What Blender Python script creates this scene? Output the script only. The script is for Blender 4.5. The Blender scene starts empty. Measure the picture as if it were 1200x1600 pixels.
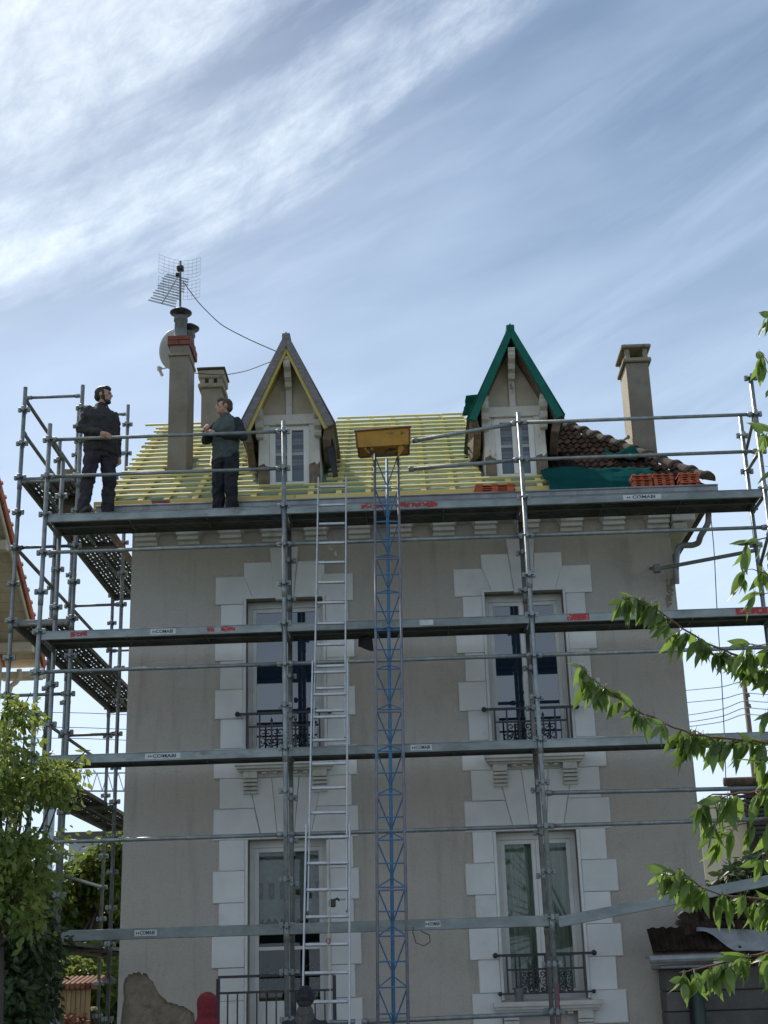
import bpy, math, random
import numpy as np
from mathutils import Vector, Matrix, noise
random.seed(11)
S = bpy.context.scene
COL = S.collection
rad = math.radians

# ------------------------------------------------------------------ camera
F, PITCH, YAW, ROLL = 2153.57, 0.33126, -0.014177, -0.030891
CAM = Vector((4.4484, -16.1457, 1.6))
_f = Vector((math.sin(YAW) * math.cos(PITCH), math.cos(YAW) * math.cos(PITCH), math.sin(PITCH)))
_r = Vector((math.cos(YAW), -math.sin(YAW), 0)); _u = _r.cross(_f)
RT = math.cos(ROLL) * _r + math.sin(ROLL) * _u
UP = -math.sin(ROLL) * _r + math.cos(ROLL) * _u
cd = bpy.data.cameras.new('camera'); cam = bpy.data.objects.new('camera', cd); COL.objects.link(cam)
cd.sensor_fit = 'VERTICAL'; cd.sensor_height = 36.0; cd.lens = F / 1600 * 36.0
cd.clip_start = 0.1; cd.clip_end = 4000
cam.matrix_world = Matrix(((RT.x, UP.x, -_f.x, CAM.x), (RT.y, UP.y, -_f.y, CAM.y), (RT.z, UP.z, -_f.z, CAM.z), (0, 0, 0, 1)))
S.camera = cam

# ------------------------------------------------------------------ sky, sun, exposure
SUN_EL, SUN_AZ = rad(46), rad(-27)
sd = Vector((math.sin(SUN_AZ) * math.cos(SUN_EL), math.cos(SUN_AZ) * math.cos(SUN_EL), math.sin(SUN_EL)))
sl = bpy.data.lights.new('sun', 'SUN'); sl.energy = 3.6; sl.angle = rad(0.6); sl.color = (1, 0.93, 0.83)
so = bpy.data.objects.new('sun', sl); COL.objects.link(so); so.rotation_euler = (-sd).to_track_quat('-Z', 'Y').to_euler()
W = bpy.data.worlds.new('World'); S.world = W; W.use_nodes = True
nt = W.node_tree; nt.nodes.clear()
def N(t, typ, **k):
    n = t.nodes.new(typ)
    for a, b in k.items():
        if hasattr(n, a): setattr(n, a, b)
    return n
def ramp(t, fac, stops):
    r = N(t, 'ShaderNodeValToRGB'); e = r.color_ramp.elements
    while len(e) < len(stops): e.new(0.5)
    for i, (p, c) in enumerate(stops):
        e[i].position = p; e[i].color = c if len(c) == 4 else (*c, 1)
    t.links.new(fac, r.inputs[0]); return r.outputs[0]
def mixc(t, fac, a, b):
    m = N(t, 'ShaderNodeMix', data_type='RGBA')
    for s, v in ((m.inputs[0], fac), (m.inputs[6], a), (m.inputs[7], b)):
        if hasattr(v, 'links'): t.links.new(v, s)
        else: s.default_value = v if isinstance(v, float) else (*v, 1)
    return m.outputs[2]
def mth(t, op, a, b=0.0, clamp=False):
    m = N(t, 'ShaderNodeMath', operation=op); m.use_clamp = clamp
    for s, v in ((m.inputs[0], a), (m.inputs[1], b)):
        if hasattr(v, 'links'): t.links.new(v, s)
        else: s.default_value = v
    return m.outputs[0]
sky = N(nt, 'ShaderNodeTexSky', sky_type='NISHITA'); sky.sun_disc = False
sky.sun_elevation = SUN_EL; sky.sun_rotation = SUN_AZ; sky.air_density = 1.2; sky.dust_density = 0.5; sky.ozone_density = 1.2
tc = N(nt, 'ShaderNodeTexCoord')
def wnoise(rot, scale, ns, det, rough, dist=0.0):
    mp = N(nt, 'ShaderNodeMapping'); mp.vector_type = 'TEXTURE'
    mp.inputs['Rotation'].default_value = rot; mp.inputs['Scale'].default_value = scale
    nt.links.new(tc.outputs['Generated'], mp.inputs[0])
    nz = N(nt, 'ShaderNodeTexNoise'); nz.inputs['Scale'].default_value = ns
    nz.inputs['Detail'].default_value = det; nz.inputs['Roughness'].default_value = rough; nz.inputs['Distortion'].default_value = dist
    nt.links.new(mp.outputs[0], nz.inputs[0]); return nz.outputs['Fac']
streak = wnoise((0, rad(-24), 0), (1.0, 1.0, 0.13), 2.3, 7, 0.55, 0.15)   # long soft bands
wisps = wnoise((0, rad(-38), 0), (1.0, 1.0, 0.42), 21, 12, 0.70, 0.25)   # fine mottled cirrus
veil = wnoise((0, rad(-14), 0), (1.0, 1.0, 0.22), 4, 5, 0.5, 0.1)
sp = N(nt, 'ShaderNodeSeparateXYZ'); nt.links.new(tc.outputs['Generated'], sp.inputs[0])
# bank of cirrus on the sun's side: a plane through the viewer divides it from clearer sky
bank = mth(nt, 'ADD', sp.outputs[2], mth(nt, 'MULTIPLY', sp.outputs[0], -0.60))
bank = mth(nt, 'ADD', bank, mth(nt, 'MULTIPLY', mth(nt, 'SUBTRACT', streak, 0.5), 0.45))
bank = ramp(nt, bank, [(0.565, (0, 0, 0)), (0.675, (1, 1, 1))])
w2 = ramp(nt, wisps, [(0.30, (0.42, 0.42, 0.42)), (0.74, (1, 1, 1))])
m1 = mth(nt, 'MULTIPLY', bank, w2)
st = ramp(nt, streak, [(0.38, (0.0, 0.0, 0.0)), (0.72, (0.42, 0.42, 0.42))])
vl = ramp(nt, veil, [(0.35, (0.10, 0.10, 0.10)), (0.75, (0.34, 0.34, 0.34))])
lowhaze = ramp(nt, sp.outputs[2], [(0.0, (0.95, 0.95, 0.95)), (0.16, (0.82, 0.82, 0.82)), (0.34, (0.50, 0.50, 0.50)), (0.52, (0.14, 0.14, 0.14)), (0.66, (0.0, 0.0, 0.0))])
msk = mth(nt, 'MAXIMUM', m1, mth(nt, 'MAXIMUM', st, vl)); msk = mth(nt, 'ADD', msk, lowhaze, True)
cloudc = mixc(nt, mth(nt, 'MULTIPLY', m1, 1.0), (6.6, 8.0, 10.0), (7.9, 8.7, 9.4))
skyc = mixc(nt, 1.0, sky.outputs[0], sky.outputs[0])
hs = N(nt, 'ShaderNodeHueSaturation'); hs.inputs['Saturation'].default_value = 1.25; hs.inputs['Value'].default_value = 0.54; hs.inputs['Hue'].default_value = 0.497
nt.links.new(sky.outputs[0], hs.inputs['Color'])
fin = mixc(nt, mth(nt, 'MULTIPLY', msk, 0.9), hs.outputs[0], cloudc)
bg = N(nt, 'ShaderNodeBackground'); bg.inputs[1].default_value = 0.076; nt.links.new(fin, bg.inputs[0])
wo = N(nt, 'ShaderNodeOutputWorld'); nt.links.new(bg.outputs[0], wo.inputs[0])
S.view_settings.view_transform = 'Standard'; S.view_settings.look = 'None'; S.view_settings.gamma = 1
S.view_settings.exposure = 0.72; S.view_settings.use_curve_mapping = False
S.cycles.max_bounces = 6; S.cycles.diffuse_bounces = 3; S.cycles.glossy_bounces = 3; S.cycles.transparent_max_bounces = 8

# ------------------------------------------------------------------ helpers
def at(px, py, Y=None, X=None, Z=None):
    v = _f + RT * ((px - 600) / F) + UP * ((800 - py) / F)
    t = (Y - CAM.y) / v.y if Y is not None else ((X - CAM.x) / v.x if X is not None else (Z - CAM.z) / v.z)
    return CAM + v * t
def proj(P):
    v = Vector(P) - CAM; z = v.dot(_f); return 600 + F * v.dot(RT) / z, 800 - F * v.dot(UP) / z
WM = {}
def wm(o): return WM.get(o.name, Matrix())
class MB:
    def __init__(s): s.v = []; s.f = []; s.m = []
    def add(s, vs, fs, mi=0):
        b = len(s.v); s.v += [tuple(p) for p in vs]; s.f += [tuple(i + b for i in q) for q in fs]; s.m += [mi] * len(fs); return s
    def box(s, lo, hi, mat=None, mi=0):
        x0, y0, z0 = lo; x1, y1, z1 = hi
        vs = [Vector(p) for p in ((x0,y0,z0),(x1,y0,z0),(x1,y1,z0),(x0,y1,z0),(x0,y0,z1),(x1,y0,z1),(x1,y1,z1),(x0,y1,z1))]
        if mat is not None: vs = [mat @ p for p in vs]
        return s.add(vs, [(0,3,2,1),(4,5,6,7),(0,1,5,4),(1,2,6,5),(2,3,7,6),(3,0,4,7)], mi)
    def cbox(s, lo, hi, c=0.004, mat=None, mi=0):
        # box with chamfered edges all round
        lo = Vector(lo); hi = Vector(hi); vs = []; idx = {}
        for sx in (0, 1):
            for sy in (0, 1):
                for sz in (0, 1):
                    for ax in range(3):
                        p = [lo[i] if (sx, sy, sz)[i] == 0 else hi[i] for i in range(3)]
                        for i in range(3):
                            if i != ax: p[i] += c if (sx, sy, sz)[i] == 0 else -c
                        idx[(sx, sy, sz, ax)] = len(vs); vs.append(Vector(p))
        fs = []
        cs = [(0,0),(1,0),(1,1),(0,1)]
        for ax in range(3):
            for sd_ in (0, 1):
                q = []
                for a, b in cs:
                    k = [0,0,0]; k[ax] = sd_; k[(ax+1)%3] = a; k[(ax+2)%3] = b; q.append(idx[(*k, ax)])
                fs.append(q if sd_ else q[::-1])
        for ax in range(3):
            for a, b in cs:
                k0 = [0,0,0]; k0[(ax+1)%3] = a; k0[(ax+2)%3] = b; k1 = list(k0); k1[ax] = 1
                u, w = (ax+1)%3, (ax+2)%3
                q = [idx[(*k0, u)], idx[(*k1, u)], idx[(*k1, w)], idx[(*k0, w)]]
                fs.append(q if (a != b) else q[::-1])
        for sx in (0,1):
            for sy in (0,1):
                for sz in (0,1):
                    q = [idx[(sx,sy,sz,i)] for i in range(3)]
                    fs.append(q if (sx+sy+sz) % 2 else q[::-1])
        if mat is not None: vs = [mat @ p for p in vs]
        return s.add(vs, fs, mi)
    def tube(s, p0, p1, r, n=8, r1=None, caps=True, mi=0):
        p0 = Vector(p0); p1 = Vector(p1); d = (p1 - p0).normalized(); r1 = r if r1 is None else r1
        a = d.orthogonal().normalized(); b = d.cross(a); vs = []
        for P, R_ in ((p0, r), (p1, r1)):
            for i in range(n):
                t = 2*math.pi*i/n; vs.append(P + a*(R_*math.cos(t)) + b*(R_*math.sin(t)))
        fs = [(i, (i+1)%n, n+(i+1)%n, n+i) for i in range(n)]
        if caps: fs += [tuple(range(n))[::-1], tuple(range(n, 2*n))]
        return s.add(vs, fs, mi)
    def path(s, pts, r, n=6, mi=0):
        pts = [Vector(p) for p in pts]; rs = r if isinstance(r, (list, tuple)) else [r]*len(pts)
        a = None; vs = []
        for i, p in enumerate(pts):
            d = (pts[min(i+1, len(pts)-1)] - pts[max(i-1, 0)]).normalized()
            a = d.orthogonal().normalized() if a is None else (a - d*a.dot(d)).normalized()
            b = d.cross(a)
            for k in range(n):
                t = 2*math.pi*k/n; vs.append(p + a*(rs[i]*math.cos(t)) + b*(rs[i]*math.sin(t)))
        fs = [(i*n+k, i*n+(k+1)%n, (i+1)*n+(k+1)%n, (i+1)*n+k) for i in range(len(pts)-1) for k in range(n)]
        fs += [tuple(range(n))[::-1], tuple(range((len(pts)-1)*n, len(pts)*n))]
        return s.add(vs, fs, mi)
    def slab(s, poly, y0, y1, c=0.0, mi=0):
        # polygon in XZ (any order) extruded from front y0 to back y1, with a chamfered front edge
        n = len(poly); ar = sum(poly[i][0]*poly[(i+1)%n][1] - poly[(i+1)%n][0]*poly[i][1] for i in range(n))
        if ar < 0: poly = poly[::-1]
        P = [Vector((x, z)) for x, z in poly]; ins = []
        for i in range(n):
            e0 = (P[i]-P[i-1]).normalized(); e1 = (P[(i+1)%n]-P[i]).normalized()
            n0 = Vector((-e0.y, e0.x)); n1 = Vector((-e1.y, e1.x)); m = (n0+n1); m = m/(m.dot(n0)) if abs(m.dot(n0)) > 1e-6 else n0
            ins.append(P[i] + m*c)
        vs = [(p.x, y0, p.y) for p in ins] + [(p.x, y0+c, p.y) for p in P] + [(p.x, y1, p.y) for p in P]
        fs = [tuple(range(n))]
        for k in (0, n):
            fs += [(k+i, k+n+i, k+n+(i+1)%n, k+(i+1)%n) for i in range(n)]
        fs += [tuple(range(2*n, 3*n))[::-1]]
        return s.add(vs, fs, mi)
    def lathe(s, c, prof, n=16, mat=None, mi=0):
        vs = []; c = Vector(c)
        for r, z in prof:
            for i in range(n):
                t = 2*math.pi*i/n; p = Vector((r*math.cos(t), r*math.sin(t), z)); vs.append(c + (mat @ p if mat else p))
        m = len(prof)
        fs = [(j*n+i, j*n+(i+1)%n, (j+1)*n+(i+1)%n, (j+1)*n+i) for j in range(m-1) for i in range(n)]
        fs += [tuple(range(n))[::-1], tuple(range((m-1)*n, m*n))]
        return s.add(vs, fs, mi)
    def ball(s, c, r, n=12, m=8, mat=None, mi=0):
        c = Vector(c); rx, ry, rz = r if isinstance(r, (tuple, list)) else (r, r, r); vs = []
        for j in range(m+1):
            ph = math.pi*j/m
            for i in range(n):
                t = 2*math.pi*i/n; p = Vector((rx*math.sin(ph)*math.cos(t), ry*math.sin(ph)*math.sin(t), rz*math.cos(ph)))
                vs.append(c + (mat @ p if mat else p))
        fs = [(j*n+i, (j+1)*n+i, (j+1)*n+(i+1)%n, j*n+(i+1)%n) for j in range(m) for i in range(n)]
        return s.add(vs, fs, mi)
    def mesh(s, name, mats, smooth=False):
        me = bpy.data.meshes.new(name); me.from_pydata(s.v, [], s.f)
        for m in (mats if isinstance(mats, (list, tuple)) else [mats]): me.materials.append(m)
        if len(me.polygons) == len(s.m): me.polygons.foreach_set('material_index', s.m)
        if smooth: me.polygons.foreach_set('use_smooth', [True]*len(me.polygons))
        me.update(); return me
def place(name, me, parent=None, mw=None):
    o = bpy.data.objects.new(name, me); COL.objects.link(o); mw = mw or Matrix()
    WM[o.name] = mw
    if parent is not None: o.parent = parent; o.matrix_local = wm(parent).inverted() @ mw
    else: o.matrix_local = mw
    return o
def obj(name, mb, mats, parent=None, smooth=False): return place(name, mb.mesh(name, mats, smooth), parent)
def tag(o, label=None, cat=None, group=None, kind=None):
    for k, v in (('label', label), ('category', cat), ('group', group), ('kind', kind)):
        if v: o[k] = v
    return o
def thing(name, label, cat, loc=(0, 0, 0), group=None):
    o = bpy.data.objects.new(name, None); COL.objects.link(o); o.empty_display_size = 0.2
    WM[o.name] = Matrix.Translation(Vector(loc)); o.matrix_local = WM[o.name]
    return tag(o, label, cat, group)
def struct(name, mb, m, smooth=False): return tag(obj(name, mb, m, None, smooth), kind='structure')
def T(x, y, z): return Matrix.Translation((x, y, z))
def frame(p, x, y, z):
    return Matrix(((x.x, y.x, z.x, p.x), (x.y, y.y, z.y, p.y), (x.z, y.z, z.z, p.z), (0, 0, 0, 1)))
def rnd(a, b): return random.uniform(a, b)
def text_mesh(s, size, m, parent, mw, name='lettering', bold=0.0, wide=1.0):
    cu = bpy.data.curves.new('t', 'FONT'); cu.body = s; cu.size = size; cu.align_x = 'CENTER'; cu.align_y = 'CENTER'; cu.offset = bold; cu.resolution_u = 2; cu.extrude = 0.0005
    o = bpy.data.objects.new('t', cu); me = bpy.data.meshes.new_from_object(o); bpy.data.objects.remove(o); me.materials.clear(); me.materials.append(m)
    return place(name, me, parent, mw @ Matrix.Diagonal((wide, 1, 1, 1)))

# ------------------------------------------------------------------ materials
def material(name, c1, c2=None, rough=0.7, metal=0.0, scale=4.0, lo=0.35, hi=0.65, det=6, bump=0.0, bscale=40.0, rand=0.0, spec=0.5,
             stretch=(1, 1, 1), c3=None, s3=1.5, t3=(0.55, 0.75), translucent=None, coat=0.0, ior=None, rvar=0.0):
    m = bpy.data.materials.new(name); m.use_nodes = True; t = m.node_tree; b = t.nodes['Principled BSDF']
    b.inputs['Roughness'].default_value = rough; b.inputs['Metallic'].default_value = metal
    b.inputs['Specular IOR Level'].default_value = spec
    if ior: b.inputs['IOR'].default_value = ior
    co = N(t, 'ShaderNodeTexCoord'); mp = N(t, 'ShaderNodeMapping'); mp.inputs['Scale'].default_value = stretch
    oi = N(t, 'ShaderNodeObjectInfo')
    ad = N(t, 'ShaderNodeVectorMath', operation='ADD'); cx = N(t, 'ShaderNodeCombineXYZ')
    if rand:
        for i in range(3): t.links.new(mth(t, 'MULTIPLY', oi.outputs['Random'], 17.0 + i*9), cx.inputs[i])
    t.links.new(co.outputs['Object'], ad.inputs[0]); t.links.new(cx.outputs[0], ad.inputs[1]); t.links.new(ad.outputs[0], mp.inputs[0])
    def nz(s, d=det):
        n = N(t, 'ShaderNodeTexNoise'); n.inputs['Scale'].default_value = s; n.inputs['Detail'].default_value = d; n.inputs['Roughness'].default_value = 0.62
        t.links.new(mp.outputs[0], n.inputs[0]); return n.outputs['Fac']
    col = None
    if c2 is not None:
        n1 = nz(scale); f = ramp(t, n1, [(lo, (0, 0, 0)), (hi, (1, 1, 1))]); col = mixc(t, f, c1, c2)
        if rvar: t.links.new(mth(t, 'ADD', mth(t, 'MULTIPLY', n1, rvar), rough - rvar*0.5), b.inputs['Roughness'])
    if c3 is not None:
        f = ramp(t, nz(s3, 8), [(t3[0], (0, 0, 0)), (t3[1], (1, 1, 1))]); col = mixc(t, f, col if col else c1, c3)
    if rand:
        h = N(t, 'ShaderNodeHueSaturation')
        t.links.new(mth(t, 'ADD', mth(t, 'MULTIPLY', oi.outputs['Random'], 2*rand), 1-rand), h.inputs['Value'])
        if col: t.links.new(col, h.inputs['Color'])
        else: h.inputs['Color'].default_value = (*c1, 1)
        col = h.outputs[0]
    if col: t.links.new(col, b.inputs['Base Color'])
    else: b.inputs['Base Color'].default_value = (*c1, 1)
    if bump:
        bp = N(t, 'ShaderNodeBump'); bp.inputs['Strength'].default_value = bump; bp.inputs['Distance'].default_value = 0.02
        t.links.new(nz(bscale, 5), bp.inputs['Height']); t.links.new(bp.outputs[0], b.inputs['Normal'])
    if translucent:
        tr = N(t, 'ShaderNodeBsdfTranslucent')
        if col:
            hh = N(t, 'ShaderNodeHueSaturation'); hh.inputs['Value'].default_value = translucent[1]; hh.inputs['Hue'].default_value = 0.485
            t.links.new(col, hh.inputs['Color']); t.links.new(hh.outputs[0], tr.inputs[0])
        ms = N(t, 'ShaderNodeMixShader'); ms.inputs[0].default_value = translucent[0]
        t.links.new(b.outputs[0], ms.inputs[1]); t.links.new(tr.outputs[0], ms.inputs[2])
        t.links.new(ms.outputs[0], t.nodes['Material Output'].inputs[0])
    return m
M = {}
M['plaster'] = material('plaster', (0.44, 0.392, 0.34), (0.45, 0.415, 0.37), 0.92, scale=1.1, bump=0.7, bscale=55, c3=(0.29, 0.265, 0.225), s3=0.9, t3=(0.56, 0.82))
M['stone'] = material('painted_stone', (0.60, 0.60, 0.585), (0.67, 0.67, 0.655), 0.85, scale=2.5, bump=0.25, bscale=60, rand=0.07, c3=(0.48, 0.465, 0.43), s3=2.2, t3=(0.6, 0.85))
_t = M['plaster'].node_tree; _b = _t.nodes['Principled BSDF']; _src = _b.inputs['Base Color'].links[0].from_socket
_c = N(_t, 'ShaderNodeTexCoord')
def _nz(sc, stx, det):
    mp_ = N(_t, 'ShaderNodeMapping'); mp_.inputs['Scale'].default_value = stx; _t.links.new(_c.outputs['Object'], mp_.inputs[0])
    n_ = N(_t, 'ShaderNodeTexNoise'); n_.inputs['Scale'].default_value = sc; n_.inputs['Detail'].default_value = det; n_.inputs['Roughness'].default_value = 0.7; _t.links.new(mp_.outputs[0], n_.inputs[0]); return n_.outputs['Fac']
_s1 = mixc(_t, mth(_t, 'MULTIPLY', ramp(_t, _nz(3.0, (1.6, 1.6, 0.16), 8), [(0.52, (0, 0, 0)), (0.74, (1, 1, 1))]), 0.45), _src, (0.20, 0.185, 0.155))
_s2 = mixc(_t, mth(_t, 'MULTIPLY', ramp(_t, _nz(34, (1, 1, 1), 6), [(0.45, (0, 0, 0)), (0.68, (1, 1, 1))]), 0.22), _s1, (0.24, 0.22, 0.19))
_s3 = mixc(_t, mth(_t, 'MULTIPLY', ramp(_t, _nz(0.55, (1, 1, 1), 9), [(0.50, (0, 0, 0)), (0.62, (1, 1, 1))]), 0.30), _s2, (0.42, 0.41, 0.39))
_t.links.new(_s3, _b.inputs['Base Color'])
M['mould'] = material('moulding', (0.47, 0.45, 0.41), (0.55, 0.53, 0.49), 0.88, scale=6, bump=0.3, bscale=50, c3=(0.24, 0.22, 0.18), s3=4, t3=(0.55, 0.8))
M['rubble'] = material('rubble', (0.17, 0.138, 0.10), (0.27, 0.225, 0.165), 0.95, scale=7, bump=1.0, bscale=30, c3=(0.14, 0.11, 0.08), s3=5, t3=(0.58, 0.72))
M['steel'] = material('galvanised', (0.16, 0.185, 0.19), (0.27, 0.295, 0.30), 0.48, metal=0.6, scale=9, rand=0.12, c3=(0.55, 0.55, 0.53), s3=26, t3=(0.64, 0.70), bump=0.15, bscale=70, rvar=0.3)
M['steel_dark'] = material('old_steel', (0.13, 0.135, 0.135), (0.22, 0.22, 0.21), 0.6, metal=0.5, scale=6, rand=0.15, c3=(0.20, 0.13, 0.09), s3=7, t3=(0.6, 0.75))
M['deck'] = material('deck_steel', (0.075, 0.085, 0.085), (0.14, 0.15, 0.145), 0.6, metal=0.5, scale=3, rand=0.1, c3=(0.24, 0.22, 0.18), s3=8, t3=(0.6, 0.8))
M['edge'] = material('deck_edge', (0.16, 0.185, 0.185), (0.27, 0.30, 0.30), 0.5, metal=0.45, scale=6, rand=0.12, c3=(0.14, 0.14, 0.13), s3=11, t3=(0.6, 0.72), stretch=(0.5, 1, 1))
M['batten'] = material('batten', (0.62, 0.56, 0.23), (0.50, 0.45, 0.17), 0.75, scale=5, rand=0.14, stretch=(0.4, 2, 2), c3=(0.42, 0.46, 0.28), s3=2.5, t3=(0.55, 0.75))
M['yboard'] = material('yellow_board', (0.55, 0.40, 0.10), (0.62, 0.49, 0.18), 0.7, scale=4, rand=0.1, stretch=(0.3, 2, 2))
M['membrane'] = material('membrane', (0.19, 0.24, 0.18), (0.27, 0.31, 0.24), 1.0, spec=0.0, scale=2.5, bump=0.5, bscale=6, c3=(0.18, 0.30, 0.24), s3=1.7, t3=(0.5, 0.7))
M['zinc'] = material('zinc', (0.20, 0.21, 0.22), (0.30, 0.31, 0.32), 0.55, metal=0.5, scale=5, c3=(0.13, 0.12, 0.11), s3=4, t3=(0.55, 0.75))
M['tile_old'] = material('old_tile', (0.018, 0.014, 0.0125), (0.040, 0.028, 0.023), 1.0, spec=0.0, scale=8, rand=0.35, bump=0.4, bscale=50, c3=(0.07, 0.065, 0.05), s3=9, t3=(0.6, 0.72))
M['tile_hip'] = material('hip_tile', (0.055, 0.042, 0.032), (0.105, 0.082, 0.062), 0.95, spec=0.15, scale=7, rand=0.2, bump=0.5, bscale=40, c3=(0.10, 0.10, 0.075), s3=6, t3=(0.55, 0.7))
M['tile_new'] = material('new_tile', (0.40, 0.085, 0.04), (0.50, 0.13, 0.06), 0.7, scale=8, rand=0.15)
M['orange'] = material('orange_tile', (0.42, 0.12, 0.05), (0.33, 0.085, 0.04), 0.8, scale=6, rand=0.2, c3=(0.2, 0.13, 0.09), s3=10, t3=(0.6, 0.75))
M['chim'] = material('chimney_render', (0.17, 0.145, 0.115), (0.235, 0.205, 0.165), 0.93, scale=2.2, bump=0.4, bscale=35, c3=(0.11, 0.095, 0.075), s3=1.8, t3=(0.55, 0.8))
M['chim_sunlit'] = material('chimney_painted_sunlit', (0.34, 0.29, 0.21), (0.42, 0.37, 0.28), 0.93, scale=2.2, bump=0.4, bscale=35, c3=(0.22, 0.19, 0.14), s3=1.8, t3=(0.6, 0.8))  # paler copy of the render, sunlight put into the colour
M['brick'] = material('red_brick', (0.15, 0.045, 0.032), (0.21, 0.07, 0.05), 0.9, scale=8, bump=0.4, rand=0.15)
M['conc'] = material('concrete', (0.20, 0.17, 0.12), (0.29, 0.26, 0.19), 0.9, scale=6, bump=0.4, c3=(0.10, 0.09, 0.07), s3=6, t3=(0.55, 0.7))
M['pot'] = material('grey_pot', (0.10, 0.10, 0.105), (0.17, 0.17, 0.17), 0.7, scale=8)
M['black'] = material('black_metal', (0.012, 0.013, 0.015), (0.025, 0.025, 0.028), 0.45, scale=20)
M['white'] = material('white_frame', (0.60, 0.60, 0.57), (0.68, 0.68, 0.65), 0.5, scale=5, c3=(0.48, 0.46, 0.42), s3=3, t3=(0.6, 0.8))
M['paint'] = material('peeling_white_paint', (0.52, 0.50, 0.45), (0.60, 0.58, 0.54), 0.75, scale=6, c3=(0.25, 0.20, 0.15), s3=11, t3=(0.60, 0.66), bump=0.3, bscale=40, stretch=(1, 1, 0.5))
M['dpanel'] = material('dormer_panel', (0.42, 0.37, 0.28), (0.50, 0.45, 0.36), 0.85, scale=4, bump=0.2, c3=(0.30, 0.25, 0.19), s3=3, t3=(0.6, 0.8))
M['wgrey'] = material('weathered_wood', (0.13, 0.125, 0.13), (0.21, 0.20, 0.20), 0.9, scale=8, stretch=(1, 1, 3), bump=0.5, c3=(0.10, 0.08, 0.06), s3=6, t3=(0.6, 0.7))
M['lining'] = material('yellow_lining', (0.50, 0.38, 0.07), (0.40, 0.33, 0.14), 0.8, scale=7, c3=(0.34, 0.20, 0.10), s3=5, t3=(0.6, 0.75))
M['soffit'] = material('rough_soffit', (0.10, 0.075, 0.055), (0.20, 0.155, 0.11), 0.95, scale=7, bump=0.9, bscale=14, c3=(0.30, 0.27, 0.22), s3=5, t3=(0.62, 0.7))
M['felt'] = material('black_felt', (0.012, 0.013, 0.018), (0.03, 0.03, 0.035), 0.7, scale=6, bump=0.4)
M['net'] = material('green_net', (0.008, 0.095, 0.072), (0.012, 0.13, 0.10), 0.85, spec=0.2, scale=5, bump=0.5, bscale=18)
M['tarp'] = material('green_tarp', (0.006, 0.046, 0.044), (0.010, 0.064, 0.060), 1.0, spec=0.0, scale=3, bump=0.6, bscale=9)
M['glass'] = material('window_glass', (0.014, 0.028, 0.050), None, 0.025, ior=2.1, spec=0.5)  # bluish base colour stands in for reflected sky
M['glass_door'] = material('door_glass', (0.012, 0.018, 0.016), None, 0.04, ior=1.6)
M['net_curtain'] = material('net_curtain', (0.20, 0.22, 0.20), (0.27, 0.29, 0.27), 0.9, scale=14)
M['curtain'] = material('curtain', (0.22, 0.26, 0.21), (0.36, 0.40, 0.34), 0.9, scale=3, stretch=(6, 1, 0.5), c3=(0.40, 0.43, 0.36), s3=3.0, t3=(0.58, 0.7))
M['blind'] = material('blind', (0.24, 0.20, 0.27), (0.30, 0.26, 0.33), 0.6, scale=4)
M['blind_d'] = material('blind_dark', (0.13, 0.11, 0.17), (0.10, 0.10, 0.14), 0.6, scale=4)
M['blind_b'] = material('blind_blue', (0.07, 0.12, 0.16), (0.09, 0.14, 0.19), 0.4, scale=4)
M['room'] = material('room_dark', (0.012, 0.012, 0.013), None, 0.9)
M['alu'] = material('aluminium', (0.36, 0.38, 0.40), (0.46, 0.48, 0.50), 0.45, metal=0.7, scale=12, rvar=0.2)
M['blue'] = material('blue_paint', (0.030, 0.105, 0.21), (0.045, 0.145, 0.28), 0.6, scale=12, c3=(0.10, 0.11, 0.13), s3=16, t3=(0.6, 0.68))
M['chord'] = material('worn_blue_grey', (0.12, 0.125, 0.16), (0.19, 0.18, 0.21), 0.6, metal=0.3, scale=12, c3=(0.05, 0.11, 0.22), s3=6, t3=(0.56, 0.66))
M['rusty'] = material('rusty_yellow', (0.36, 0.19, 0.022), (0.26, 0.13, 0.02), 0.8, scale=6, c3=(0.035, 0.015, 0.012), s3=4.5, t3=(0.57, 0.61), bump=0.3)
M['rust'] = material('rust', (0.10, 0.035, 0.02), (0.16, 0.06, 0.03), 0.85, scale=12)
M['red'] = material('red_paint', (0.38, 0.03, 0.03), (0.26, 0.03, 0.035), 0.65, scale=25, c3=(0.34, 0.33, 0.33), s3=30, t3=(0.56, 0.62))
M['sticker'] = material('sticker', (0.55, 0.56, 0.56), (0.42, 0.44, 0.45), 0.6, scale=18)
M['ink'] = material('ink', (0.03, 0.035, 0.05), None, 0.7)
M['rope'] = material('rope', (0.35, 0.32, 0.26), None, 0.9)
M['cable'] = material('cable', (0.05, 0.055, 0.06), None, 0.8)
M['dish'] = material('dish_grey', (0.50, 0.51, 0.52), (0.58, 0.59, 0.60), 0.6, scale=4)
M['bark'] = material('bark', (0.045, 0.035, 0.028), (0.09, 0.07, 0.055), 0.9, scale=8, stretch=(1, 1, 0.3), bump=0.8, bscale=30)
M['twig'] = material('reddish_twig', (0.10, 0.05, 0.035), (0.14, 0.08, 0.05), 0.8, scale=10)
M['cherry'] = material('cherry_leaf', (0.06, 0.11, 0.022), (0.095, 0.16, 0.032), 0.42, scale=9, rand=0.42, translucent=(0.45, 1.9), spec=0.5, c3=(0.16, 0.15, 0.03), s3=16, t3=(0.64, 0.74))
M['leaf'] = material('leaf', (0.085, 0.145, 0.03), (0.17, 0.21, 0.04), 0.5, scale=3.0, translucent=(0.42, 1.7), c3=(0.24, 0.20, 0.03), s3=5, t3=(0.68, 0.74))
M['leaf_dark'] = material('leaf_dark', (0.026, 0.050, 0.018), (0.055, 0.085, 0.026), 0.5, scale=3.0, translucent=(0.25, 1.4))  # dark greenery; also paints the shade low in the left bush
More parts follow.
